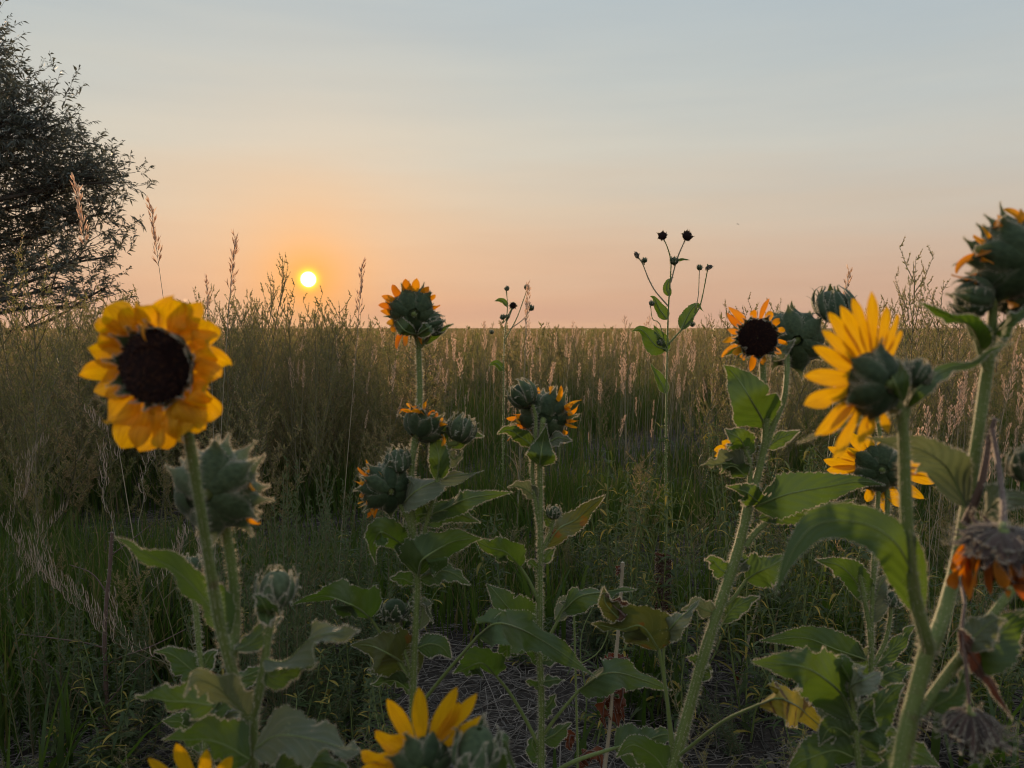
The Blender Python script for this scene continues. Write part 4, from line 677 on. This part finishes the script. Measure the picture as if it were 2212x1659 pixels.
def put(pr, x, y, d, label, cat, group=None, lean=0., hs=1., rot=None, top=True, sc=None):
    """a copy of plant pr whose tip reaches photo position x, y at depth d and whose foot stands on the soil"""
    k_ = pr.name.split('.')[0]+pr.data.name
    if k_ not in TOPS: vv = np.array([v.co for v in pr.data.vertices]); TOPS[k_] = vv[vv[:, 2].argmax()]
    tx, ty, hs = TOPS[k_]; p = P(x, y, d); h = p[2]; o = pr if pr.name not in USED else pr.copy(); USED.add(pr.name)
    if o is not pr: o.name = pr.name.split('.')[0]
    COL.objects.link(o); s = h/hs; o.scale = (s, s, s) if sc is None else (sc, sc, s)
    th = random.random()*2*pi if rot is None else rot
    m = mathutils.Matrix.Rotation(lean, 4, 'Y') @ mathutils.Matrix.Rotation(th, 4, 'Z'); o.rotation_euler = m.to_euler()
    o.location = (p[0]-h*sin(lean)-(tx*cos(th)-ty*sin(th))*(s if sc is None else sc), p[1], -.003); return tag(o, label, cat, group)
PL = [proto(weed_mesh(s, 22, 6, .016, .0036, .28, 1.2, 4, 1.1, True), 'weed_plant', ['weed_stem', 'weed_leaf']) for s in (55, 56)]
WP = [proto(weed_mesh(s, nb_, 7, .018, .0042, sp), 'weed_plant', ['weed_stem', 'weed_leaf']) for s, nb_, sp in ((51, 24, .34), (52, 20, .24), (53, 26, .40), (54, 15, .16))]
for i, (x, y, d, lab) in enumerate([(598, 538, 3.6, 'tallest feathery weed just left of the setting sun'), (634, 596, 3.9, 'weed leaning up between the tallest feathery weed and the sun'), (716, 648, 4.0, 'spiky weed silhouetted against the glow right below the sun'), (510, 606, 3.5, 'weed with upward hooked twigs above the petals of the dark-eyed bloom'),
     (556, 622, 4.2, 'feathery weed beside the hooked-twig weed'), (62, 500, 2.6, 'tall pale weed in front of the lower tree crown'), (20, 560, 2.9, 'pale weed against the dark tree at the photo edge'), (170, 628, 3.2, 'bushy weed under the lowest tree boughs'), (285, 626, 3.6, 'thin weed below the outermost tree boughs'),
     (1968, 500, 2.9, 'tall seeding weed rising between the side-on bloom and the shaggy head'), (2012, 588, 3.1, 'short-branched weed beside the tall seeding weed'), (1946, 570, 3.0, 'slim weed whose tip stands close to the tall seeding weed'), (574, 584, 3.8, 'slim feathery weed touching the tallest feathery weed'), (694, 612, 3.7, 'small plume of weed just beneath the sun disc'), (1926, 640, 3.4, 'weed peeping over the top petals of the side-on bloom'), (1628, 624, 3.3, 'loose weed above the withering dark-eyed bloom'), (1590, 652, 3.8, 'fine weed to the side of the many-headed wild sunflower'), (1782, 664, 3.4, 'weed tip behind the bud that touches the sky')]):
    put(PL[i % 2], x, y, d, lab, 'weed', lean=random.gauss(0, .04), sc=random.uniform(.75, 1.))
for i in range(200):
    x = random.choice([random.uniform(0, 860), random.uniform(0, 760), random.uniform(0, 760), random.uniform(1560, 2212), random.uniform(860, 1560)]); y = random.choice([random.uniform(608, 690), random.uniform(640, 720)]) if (x < 760 and not 600 < x < 745) or x > 1560 else random.uniform(662, 740) if x < 800 or x > 1500 else random.uniform(690, 760)
    put(WP[i % 4] if i % 3 else PL[i % 2], x, y, random.uniform(3.8, 6.5) if x < 860 or x > 1560 else random.uniform(7, 10), 'bushy green weed reaching up to the horizon line', 'weed', 'weeds along the horizon', lean=random.gauss(0, .05), sc=random.uniform(.7, 1.))
# ------------------------------------------------------------------ grey sage plumes and willow-leaved herbs
def sage_mesh(seed):
    r = random.Random(seed); mb = MB(); lf = Rep()
    for s in range(6):
        a = r.random()*2*pi; p = [np.array([r.gauss(0, .05), r.gauss(0, .05), 0])]; d = np.array([cos(a)*.22, sin(a)*.22, 1.]); L = r.uniform(.7, 1.)
        for i in range(16): d = nrm(d+np.array([r.gauss(0, .05), r.gauss(0, .05), .05])); p.append(p[-1]+d*L/16)
        tube(mb, p, np.linspace(.0045, .0012, 17), 4, 0, (r.random(), 0, 0), False)
        for i in range(3, 17):
            t = i/16
            for j in range(16 if t > .45 else 9):
                a = r.random()*2*pi; lf.add(p[i-1]+(p[i]-p[i-1])*r.random(), np.array([cos(a), sin(a), r.uniform(.3, 1.4)]), r.uniform(.03, .085)*(1.25-t), r.uniform(.005, .009), r.random())
    lf.into(mb, 1, .4); return mb
SG = [proto(sage_mesh(s), 'sagebrush_plant', ['weed_stem', 'sage_leaf']) for s in (61, 62)]
for i, (x, y, d) in enumerate([(578, 948, 1.75), (612, 1015, 1.6), (640, 1060, 1.8), (700, 1050, 1.9), (560, 1100, 1.6), (480, 1130, 2.0), (740, 1010, 2.2), (180, 1200, 1.7), (120, 1270, 1.7), (320, 1290, 1.8), (250, 1360, 1.7), (660, 1190, 1.7), (790, 985, 2.3), (370, 1180, 2.2), (50, 1130, 2.0)]):
    put(SG[i % 2], x, y, d, 'grey-green sage plant with soft upright leafy plumes', 'sage plant', 'sage plants between the sunflowers', lean=random.gauss(0, .06), sc=random.uniform(.35, .55))
def herb_mesh(seed):
    r = random.Random(seed); mb = MB(); v = []
    for s in range(3):
        a = r.random()*2*pi; p = [np.array([r.gauss(0, .03), r.gauss(0, .03), 0])]; d = np.array([cos(a)*.25, sin(a)*.25, 1.]); L = r.uniform(.75, 1.)
        for i in range(18): d = nrm(d+np.array([r.gauss(0, .06), r.gauss(0, .06), .05])); p.append(p[-1]+d*L/18)
        tube(mb, p, np.linspace(.005, .0018, 19), 5, 0, (r.random(), 0, 0), False)
        for i in range(2, 19):
            for j in range(3 if i < 15 else 6):
                a = r.random()*2*pi; o = np.array([cos(a), sin(a), 0]); Lf = r.uniform(.06, .12)*(1.15-.6*i/18); W = Lf*r.uniform(.13, .2); t = np.linspace(0, 1, 6); rise = r.uniform(.3, 1.1); dr = r.uniform(.5, 1.6)
                c = p[i]+o*(Lf*np.sin(t*1.35))[:, None]+np.array([0, 0, 1.])*(Lf*(rise*t-dr*t*t*.8))[:, None]; sd = np.array([-sin(a), cos(a), 0]); w = W*np.array([.2, .8, 1, .85, .5, .03])/2
                g = np.stack([c-sd*w[:, None]+[0, 0, .15*W], c, c+sd*w[:, None]+[0, 0, .15*W]], 1); at = np.zeros((6, 3, 3)); at[..., 0] = r.random(); mb.grid(g, 1, at)
    return mb
HB = [proto(herb_mesh(s), 'willow_leaved_herb', ['green_stem', 'herb_leaf']) for s in (71, 72, 73)]
for i, (x, y, d) in enumerate([(1465, 905, 2.1), (1412, 935, 2.2), (1540, 925, 2.2), (1380, 1010, 2.2), (1500, 1000, 2.0), (1450, 1050, 1.9), (1556, 1060, 1.9), (1330, 1090, 2.3), (1480, 1120, 1.75), (1410, 1140, 1.9), (1540, 1150, 1.8), (1760, 960, 2.1), (1720, 1010, 2.0), (1810, 930, 2.3), (1740, 1110, 1.9), (1960, 1050, 2.0), (2020, 1120, 1.9), (1980, 1220, 1.8), (1700, 1130, 2.0), (1430, 1230, 1.8), (1270, 1180, 2.3), (2150, 1250, 1.9), (620, 1240, 2.0), (1060, 1110, 2.5), (730, 1130, 2.2)]):
    put(HB[i % 3], x, y, d, 'thin herb with narrow curling leaves in the grass between the sunflowers', 'herb', 'narrow-leaved herbs in the grass', lean=random.gauss(0, .08), sc=random.uniform(.45, .65))
for i in range(190):
    d = random.uniform(1.35, 2.9); x = random.choice([random.uniform(-20, 760), random.uniform(-20, 860), random.uniform(1380, 2230), random.uniform(760, 1380)]); y = 708+F*(H-random.uniform(.10, .34))/d
    if 880 < x < 1380 and d < 2.2: continue
    k = random.random(); pr, c_, l_, g_ = (HB[i % 3], 'herb', 'low narrow-leaved herb on the shaded soil', 'low herbs on the shaded soil') if k < .5 else (SG[i % 2], 'sage plant', 'low grey-green sage sprig on the shaded soil', 'low sage sprigs on the shaded soil') if k < .75 else (WP[i % 4], 'weed', 'low bushy weed on the shaded soil', 'low bushy weeds on the shaded soil')
    put(pr, x, y, d, l_, c_, g_, lean=random.gauss(0, .12), sc=random.uniform(.35, .55))
# ------------------------------------------------------------------ seed-headed grass stalks
def stalk_mesh(seed, hl, dens, wide, slen=.0115):
    r = random.Random(seed); mb = MB(); n = 26; bend = r.uniform(-.03, .03); t = np.linspace(0, 1, n); c = np.stack([bend*t**2+.05*t**3*r.uniform(-.5, 1), .03*np.sin(t*2.2)*t*r.uniform(-1, 1), t], 1)
    tube(mb, c, np.linspace(.0015, .0006, n), 4, 0, (r.random(), 0, 0), False); N = int(dens)
    lf = Rep()
    for i in range(N//5):                 # short tufts of papery spikelets up the axis
        q = (i+r.random())/(N//5); tt = 1-hl*q; p = np.array([np.interp(tt, t, c[:, k]) for k in range(3)]); a = i*2.4+r.gauss(0, .6); ws = wide*(.35+1.1*q-.9*q*q*q)*r.uniform(.4, 1.3); o = np.array([cos(a), sin(a), 0]); e = p+o*ws+np.array([0, 0, ws*1.6])
        tube(mb, [p, e], .0004, 3, 0, (0, 0, 0), False)
        for j in range(5): f = r.uniform(.2, 1.); lf.add(p+(e-p)*f, o*r.uniform(.1, .5)+np.array([r.gauss(0, .15), r.gauss(0, .15), 1.]), slen*r.uniform(.7, 1.35), slen*(.3 if slen < .015 else .2), r.random())
    lf.into(mb, 1, .15)
    for j in range(3):                    # dry blades along the culm
        z0 = r.uniform(.08, .5); a = r.random()*2*pi; Lb = r.uniform(.12, .25); tt = np.linspace(0, 1, 6); o = np.array([cos(a), sin(a), 0]); cc = np.array([np.interp(z0, t, c[:, 0]), np.interp(z0, t, c[:, 1]), z0])+o*(Lb*.6*tt**1.3)[:, None]+np.array([0, 0, 1])*(Lb*(tt-.5*tt*tt))[:, None]
        sd = np.array([-sin(a), cos(a), 0]); w2 = .0022*np.array([.8, 1, .9, .7, .4, .05]); at = np.zeros((6, 2, 3)); at[..., 0] = .8; mb.grid(np.stack([cc-sd*w2[:, None], cc+sd*w2[:, None]], 1), 2, at)
    return mb
GS = [proto(stalk_mesh(s, hl, dn, wd), 'grass_stalk', ['straw_stem', 'seed_husk', 'grass']) for s, hl, dn, wd in ((81, .17, 170, .013), (82, .18, 200, .015), (83, .16, 140, .010), (84, .19, 230, .020))]
GN = [proto(stalk_mesh(s, hl, dn*.75, wd*.8, .0165), 'grass_stalk', ['straw_stem', 'seed_husk', 'grass']) for s, hl, dn, wd in ((85, .13, 150, .010), (86, .13, 165, .014), (87, .10, 100, .007))]
for x, y, d, k, ln, lab in [(160, 362, 2.1, 0, -.10, 'tall seed-headed grass stalk in front of the dark tree'), (320, 412, 2.1, 0, -.09, 'tallest seed-headed grass stalk, leaning beside the tree edge'), (434, 584, 2.6, 2, .0, 'short straight grass stalk above the dark-eyed bloom'), (508, 488, 2.2, 1, .10, 'grass stalk leaning toward the sun from the dark-eyed bloom'),
     (789, 547, 2.2, 0, .07, 'lone grass stalk standing between the sun and the tallest sunflower head'), (1146, 600, 3.4, 1, .06, 'grass stalk beside the small thin wild sunflower'), (1826, 566, 2.7, 1, .08, 'grass stalk tip sticking up over the bud that touches the sky'), (1133, 640, 3.6, 2, .03, 'shorter grass stalk close to the small thin wild sunflower'), (2160, 905, 1.7, 1, .2, 'drooping straw-coloured stalk behind the dead broken stem')]:
    put(GN[k], x, y, d, lab, 'grass stalk', lean=ln)
mid = [(1152, 742), (1227, 716), (1234, 736), (1201, 778), (1305, 716), (1287, 762), (1294, 815), (1342, 796), (1363, 713), (1366, 781), (1390, 726), (1412, 716), (1433, 713), (1440, 728), (1470, 715), (1490, 710), (1482, 799), (1547, 820), (1227, 854), (1352, 890), (1374, 856), (1409, 900), (1128, 745), (1045, 690), (1010, 705), (985, 730), (1068, 738), (955, 770)]
GL = 'pinkish dry grass stalk with a seed head in the middle of the field'; GG = 'seed-headed grass stalks in the field'
for i, (x, y) in enumerate(mid): put(GS[i % 4], x, y, 3.6+1.6*max(0, min(1, (900-y)/180))+random.uniform(-.3, .5), GL, 'grass stalk', GG, lean=random.gauss(.06, .04))
for i in range(210):
    x = random.choice([random.uniform(860, 1560), random.uniform(560, 1700), random.uniform(1560, 2212), random.uniform(0, 860)]); y = 700+abs(random.gauss(0, 95)) if x > 760 else 690+abs(random.gauss(0, 60)); d = random.uniform(4.5, 12) if y < 760 else random.uniform(3.8, 6)
    put(GS[i % 4], x, y, d, GL if 860 < x < 1560 else 'pinkish dry grass stalk with a seed head among the weeds', 'grass stalk', GG if 860 < x < 1560 else 'seed-headed grass stalks among the weeds', lean=random.gauss(.05, .11))
def far_stalks():
    mb = MB(); src = [stalk_mesh(900+k, .18, 90, .02, .022) for k in range(3)]
    for k in range(3):
        x, y = zone(560, 5.2, 34, .74, 1.5); s_ = RNG.random(len(x)) < (noise2(x, y, 1.2, k) > .52)*.88+.12; x, y = x[s_], y[s_]; h = RNG.uniform(.35, 1.02, len(x)); merge(mb, src[k], np.stack([x, y, 0*x], 1), h, RNG.random(len(x))*6.28, RNG.uniform(0, .3, len(x)))
    tag(mb.build('distant_grass_stalks', ['straw_stem', 'seed_husk', 'grass']), 'countless pinkish dry seed heads fading toward the horizon', 'grass', kind='stuff')
far_stalks()
for i in range(34):
    x = random.uniform(1985, 2230); y = random.uniform(745, 1010); put(GS[i % 4], x, y, random.uniform(2.2, 3.4), 'straw-coloured grass stalk behind the forked sunflower', 'grass stalk', 'straw grass behind the forked sunflower', lean=random.gauss(.05, .09))
# ------------------------------------------------------------------ dried mustard-like weed with pale curved pods
def pod_mesh(seed):
    r = random.Random(seed); mb = MB()
    def br(p0, d, L, r0, lev):
        n = 12; p = [np.array(p0)]; d = nrm(d)
        for i in range(n): d = nrm(d+np.array([r.gauss(0, .13), r.gauss(0, .13), .09])); p.append(p[-1]+d*L/n)
        tube(mb, p, np.linspace(r0, r0*.4, n+1), 4, 0, (r.random(), 0, 0), False)
        for i in range(3, n+1):
            if lev and i % 1 == 0:
                for j in range(2):
                    a = r.random()*2*pi; o = np.array([cos(a), sin(a), .3]); q = [p[i], p[i]+o*.008, p[i]+o*.013+np.array([0, 0, .014]), p[i]+o*.012+np.array([r.gauss(0, .004), 0, .034])]; tube(mb, cr(q, 7), np.array([.0004, .0004, .0009, .0011, .001, .0008, .0003]), 4, 1, (r.random(), 0, 0), False)
            if lev < 2 and i > 4 and i % 3 == 0: a = r.random()*2*pi; br(p[i], np.array([cos(a), sin(a), .6]), L*r.uniform(.3, .55), r0*.55, lev+1)
    br((0, 0, 0), (.1, 0, 1), 1., .0028, 0); return mb
PM = [proto(pod_mesh(s), 'pod_weed', ['weed_stem', 'dry_pod']) for s in (91, 92)]
for i, (x, y, d, ln, lab) in enumerate([(232, 762, 1.6, -.18, 'dried weed with pale upright pods beside the petals of the dark-eyed bloom'), (40, 772, 1.7, .05, 'dried weed with pale pods at the edge under the tree'), (190, 850, 1.7, -.12, 'lower dried weed with pale pods behind the dark-eyed bloom'), (110, 905, 1.9, .1, 'dried pale pod weed in the deep grass beneath the tree')]):
    put(PM[i % 2], x, y, d, lab, 'dried weed', lean=ln, sc=.55)
# ================================================================== wild sunflowers on the skyline, tree, bird, dead stalks
def wild(name, d, base, label, stems, heads, buds, leaves):
    p = Plant(name, d, base, label, 'wild sunflower')
    for i, (sp, r0, r1) in enumerate(stems): p.branch(sp, r0, r1, i == 0, m=3 if i % 2 else 0, hair=.15, k=6)
    for (x, y, r, ax) in heads: p.head((x, y), ax, r, [(12, 50, 92, .3, .7, .4, 10)], [], D=.6, hair=.3, hd=.7, fl=120, bm='dry_bract')
    for (x, y, r) in buds: p.bud((x, y), (random.gauss(0, .4), .8, random.gauss(0, .3)), r, hair=.4, spiky=1.8)
    for (sp, w, ro) in leaves: p.leaf(sp, w, roll=ro, wave=.1, edge=.6)
    return p.done()
wild('wild_sunflower', 3.2, (1438, 1200), 'tall branching wild sunflower with dark round seed heads against the sky',
     [('1438,1200 1439,900 1441,760 1444,660 1448,600 1450,560', 3.6, 2), ('1449,610 1458,575 1466,550 1480,518', 2.2, 1.6), ('1450,565 1445,545 1440,530 1434,518', 2, 1.5), ('1444,662 1415,628 1400,600 1388,570 1378,555', 2.2, 1.5), ('1442,745 1470,715 1492,690 1512,660 1528,585', 2.4, 1.5), ('1500,676 1508,640 1510,600 1511,582', 1.5, 1.2), ('1441,760 1425,700 1410,690 1405,660', 1.6, 1)],
     [(1431, 510, 8.5, (-.3, .2, -1)), (1484, 510, 10, (.2, .2, -1)), (1376, 551, 7, (-.7, -.3, .2)), (1531, 577, 7, (.4, -.8, .2))], [(1456, 563, 8), (1392, 562, 5), (1511, 578, 5), (1408, 655, 5), (1425, 740, 6), (1495, 700, 5)],
     [('1447,640 1440,622 1446,604 1455,598', 16, 10), ('1441,690 1425,668 1414,646 1404,640', 27, 5), ('1472,712 1490,674 1506,660 1520,672', 28, 25), ('1440,755 1415,745 1385,712 1362,715', 38, 20), ('1441,760 1430,735 1418,712 1412,702', 28, 10), ('1452,566 1470,560 1490,562', 7, 30), ('1440,850 1425,820 1410,795 1405,785', 24, 20)])
wild('wild_sunflower', 4.0, (1086, 1050), 'small thin wild sunflower with little dark buds near the tallest sunflower head',
     [('1086,1050 1088,850 1089,742 1094,690 1096,660 1094,628', 2.6, 1.3), ('1092,700 1102,680 1108,664', 1.4, 1), ('1090,735 1115,690 1130,650 1138,626', 1.6, 1), ('1100,712 1130,690 1145,670', 1.3, 1)],
     [(1108, 660, 6.5, (.2, -.3, -1))], [(1095, 623, 4.5), (1138, 621, 5), (1147, 665, 5.5), (1086, 685, 5), (1096, 684, 4), (1062, 717, 4)], [('1095,662 1088,652 1078,648 1068,650', 12, 20), ('1088,800 1070,785 1055,790', 18, 20)])
def tree():
    d = 10.; base = P(-190, 700, d); base[2] = 0; t = empty('tree', tuple(base)); tag(t, 'broad dark narrow-leaved tree cut off by the photo edge beside the sunset', 'tree')
    blobs = [(10, 150, 75, 1), (-60, 110, 90, 1), (-160, 120, 130, 1), (45, 235, 95, 1), (130, 262, 75, 1.), (-60, 280, 170, .7), (90, 345, 120, 1), (200, 330, 62, 1), (255, 385, 55, 1), (165, 405, 100, 1), (40, 440, 130, .9), (225, 455, 68, 1), (120, 495, 100, .9), (-110, 430, 170, .6), (-200, 300, 180, .4), (195, 548, 78, .7), (255, 545, 42, .7), (60, 575, 105, .45), (150, 610, 80, .5), (245, 610, 42, .6), (-50, 560, 120, .4), (-30, 640, 80, .3), (70, 655, 60, .35), (200, 655, 45, .4), (290, 370, 28, .8)]
    tr = MB(); lf = MB(); tips = []; rr = random.Random(5)
    tk = cr(np.array([base, base+[.05, 0, .9], base+[.1, .1, 1.9], base+[.25, 0, 2.9], base+[.4, -.1, 4.0]]), 20); tube(tr, tk, np.linspace(.24, .07, 20), 10)
    B_ = []; Dr = []; 
    for (x, y, r, dens) in blobs:
        c = P(x-12, y+8, d+rr.uniform(-.7, .7)); R = r*d/F; zz = min(max(c[2]-abs(c[0]-base[0])*.25, .9), 3.9); k = int(np.argmin(abs(tk[:, 2]-zz))); mid_ = (tk[k]+c)/2+[0, rr.gauss(0, .3), rr.uniform(-.25, .3)]
        bp = cr(np.array([tk[k], mid_, c]), 12); tube(tr, bp, np.linspace(.034, .011, 12), 6)
        ns = max(3, int(13*(r/100)**1.3*(.5+.5*dens)))
        for j in range(ns):
            i = rr.randint(4, 11); v = nrm(np.array([rr.gauss(0, 1), rr.gauss(0, 1), rr.gauss(.15, .9)])); e = c+v*R*rr.uniform(.45, 1.0); q = cr(np.array([bp[i], (bp[i]+e)/2+[0, 0, .05], e]), 9); tube(tr, q, np.linspace(.012, .003, 9), 4)
            for m in range(int(rr.uniform(7, 16)*(.3+.7*dens))):
                f = rr.uniform(.45, 1.); w0 = q[int(f*8)]+np.array([rr.gauss(0, .13), rr.gauss(0, .13), rr.gauss(0, .12)])*(.6+R); T = nrm(q[min(8, int(f*8)+1)]-q[max(0, int(f*8)-1)]); g = nrm(T*.8+v*.4+np.array([rr.gauss(0, .45), rr.gauss(0, .45), .4+rr.gauss(0, .35)])); tips.append((w0, g, rr.uniform(.14, .36)*(.6+.5*R), rr.random()))
        for j in range(int(20*(r/100)**2*dens)+2):
            v = nrm(np.array([rr.gauss(0, 1), rr.gauss(0, 1), rr.gauss(0, 1)])); tips.append((c+v*R*rr.random()**.4, nrm(v*.6+np.array([rr.gauss(0, .5), rr.gauss(0, .5), .6+rr.gauss(0, .4)])), rr.uniform(.2, .42)*(.6+.5*R), rr.random()))
    b = []; dr = []; Ls = []; rn = []
    for q, g, L, rv in tips:
        q2 = q+g*L; e = q+g*L*.6+np.array([0, 0, -.03]); tube(tr, np.array([q, e, q2]), np.array([.004, .003, .0015]), 3, cap=False)
        for i in range(15):
            s = i/14; o = nrm(np.array([rr.gauss(0, 1), rr.gauss(0, 1), rr.gauss(0, .6)])); b.append(q+(q2-q)*s); dr.append(nrm(g*.8+o*.75+np.array([0, 0, -.25]))); Ls.append(rr.uniform(.05, .10)); rn.append(.5*rv+.5*rr.random())
    b = np.array(b); dr = np.array(dr); Ls = np.array(Ls)[:, None]; n = len(b); sd = nrm(np.cross(dr, RNG.normal(0, 1, (n, 3)))); w = Ls*.12
    m1 = b+dr*Ls*.45; tip = b+dr*Ls+np.array([0, 0, -1])*Ls*.18; v = np.stack([b, m1+sd*w, tip, m1-sd*w], 1).reshape(-1, 3); a = np.repeat(np.array(rn)[:, None], 4, 0)*[1, 0, 0]; lf.add(v, np.arange(4*n).reshape(-1, 4), 0, a)
    tr.build('trunk', ['bark'], t, base); lf.build('crown', ['tree_leaf'], t, base)
tree()
def bird():
    p = P(1593, 484, 90.); mb = MB(); t = np.linspace(-1, 1, 13)
    g = [[np.array([.22*s, c, .03*(1-abs(s))-.05*abs(s)+h]) for c, h in ((-.05*(1-.6*abs(s))-.07*abs(s), 0), (-.0, .012*(1-abs(s))), (.05*(1-.8*abs(s))-.05*abs(s), 0))] for s in t]; mb.grid(np.array(g), 0)
    b = np.array([[0, -.13, .0], [0, -.06, .02], [0, .0, .025], [0, .06, .025], [0, .1, .03], [0, .13, .025]]); tube(mb, b, np.array([.012, .02, .03, .028, .02, .006]), 8)
    o = mb.build('bird', ['dark_seed'], None, np.zeros(3)); o.location = tuple(p); o.rotation_euler = (0, .12, .5); tag(o, 'tiny dark bird flying far off in the clear sky', 'bird')
bird()
def dead_stalk(name, d, spec, r0, r1, m, scraps, label, cat, base, extra=()):
    p = Plant(name, d, base, label, cat); p.branch(spec, r0, r1, True, m=m, hair=.1, k=7)
    for sp, a, b2 in extra: p.branch(sp, a, b2, m=m, hair=0, k=5)
    for sp, w, ro, kd in scraps: p.leaf(sp, w, roll=ro, wave=.45, kind=kd, edge=.3, serr=.12)
    return p.done()
dead_stalk('dead_stalk', 1.6, '1309,1640 1318,1560 1322,1500 1328,1440 1336,1360 1342,1270 1345,1215', 6, 5, 3, [('1326,1470 1322,1500 1328,1540 1338,1580', 34, 20, 'rust_leaf'), ('1324,1480 1308,1510 1302,1550 1310,1575', 30, 30, 'rust_leaf'), ('1330,1460 1345,1490 1340,1530 1350,1560', 26, 40, 'rust_leaf'), ('1332,1425 1318,1420 1302,1424', 18, 30, 'rust_leaf'), ('1334,1425 1350,1420 1362,1424', 18, 40, 'rust_leaf'), ('1343,1235 1336,1228 1334,1246', 12, 20, 'rust_leaf')],
           'pale broken stalk with shrivelled rust-coloured leaves hanging from it', 'dead stalk', (1300, 1780))
dead_stalk('dead_stalk', 1.9, '1432,1380 1431,1330 1432,1280 1434,1230 1440,1205', 4, 2, 2, [(f'{1433+random.gauss(0,2):.0f},{y} {1433+sx*9},{y-6} {1433+sx*15},{y+10}', 15, 30, 'withered_leaf' if y % 3 else 'rust_leaf') for y in range(1208, 1340, 9) for sx in (-1, 1)], 'short upright stalk crusted with red-brown seed scraps', 'dead stalk', (1432, 1480))
dead_stalk('dead_stalk', 1.7, '232,1659 231,1560 228,1450 226,1380 230,1300 238,1220 242,1150', 7, 5, 2, [], 'dark bare dead stem with long bent side twigs in the grass', 'dead stalk', (232, 1760), [('228,1440 260,1420 330,1395 400,1360', 2.6, 1.3), ('226,1400 180,1388 110,1378 40,1370', 2.4, 1.2), ('232,1520 290,1450 350,1400', 2.2, 1), ('236,1290 200,1240 150,1220', 2.4, 1.2), ('240,1200 280,1170 330,1130', 2, 1), ('231,1580 190,1520 110,1440 60,1420', 2.2, 1)])
dead_stalk('dead_stalk', 2.0, '1590,1560 1600,1470 1620,1370 1640,1290 1650,1240', 4, 3, 3, [('1600,1470 1590,1455 1582,1462', 12, 30, 'rust_leaf')], 'thin pale dry stem leaning behind the thickest sunflower stem', 'dead stalk', (1580, 1640), [('1620,1370 1640,1352 1655,1356', 1.5, 1)])
dead_stalk('dead_stalk', 1.35, '1248,1640 1246,1560 1244,1480 1242,1400 1240,1330', 4, 3, 0, [('1244,1590 1232,1590 1230,1612 1238,1624', 22, 20, 'rust_leaf'), ('1248,1650 1270,1622 1292,1630 1300,1665', 34, 30, 'rust_leaf'), ('1250,1660 1258,1630 1280,1650', 24, 30, 'rust_leaf'), ('1242,1445 1250,1440 1252,1456', 10, 20, 'rust_leaf')], 'thin drying stem with a few rust-red dead leaves near the soil', 'dead stalk', (1250, 1780), [('1243,1440 1300,1400 1330,1300', 2, 1.2)])
def haze():
    mb = MB(); x0, x1, y0, y1, z0, z1 = -1700, 1700, -1700, 1700, -1.2, 9.
    v = [(x, y, z) for x in (x0, x1) for y in (y0, y1) for z in (z0, z1)]; mb.add(v, [[0, 1, 3, 2], [4, 6, 7, 5], [0, 4, 5, 1], [2, 3, 7, 6], [0, 2, 6, 4], [1, 5, 7, 3]])
    m = bpy.data.materials.new('haze'); m.use_nodes = True; nt = m.node_tree; nt.nodes.clear(); M['haze'] = m; p = mk(nt, 'VolumePrincipled'); p.inputs['Density'].default_value = HAZE; p.inputs['Anisotropy'].default_value = .3; p.inputs['Color'].default_value = (.82, .66, .46, 1)
    o = mk(nt, 'OutputMaterial'); nt.links.new(p.outputs[0], o.inputs['Volume']); tag(mb.build('haze', ['haze']), 'thin warm evening haze over the prairie', 'haze', kind='stuff')
HAZE = .00022
if HAZE: haze()
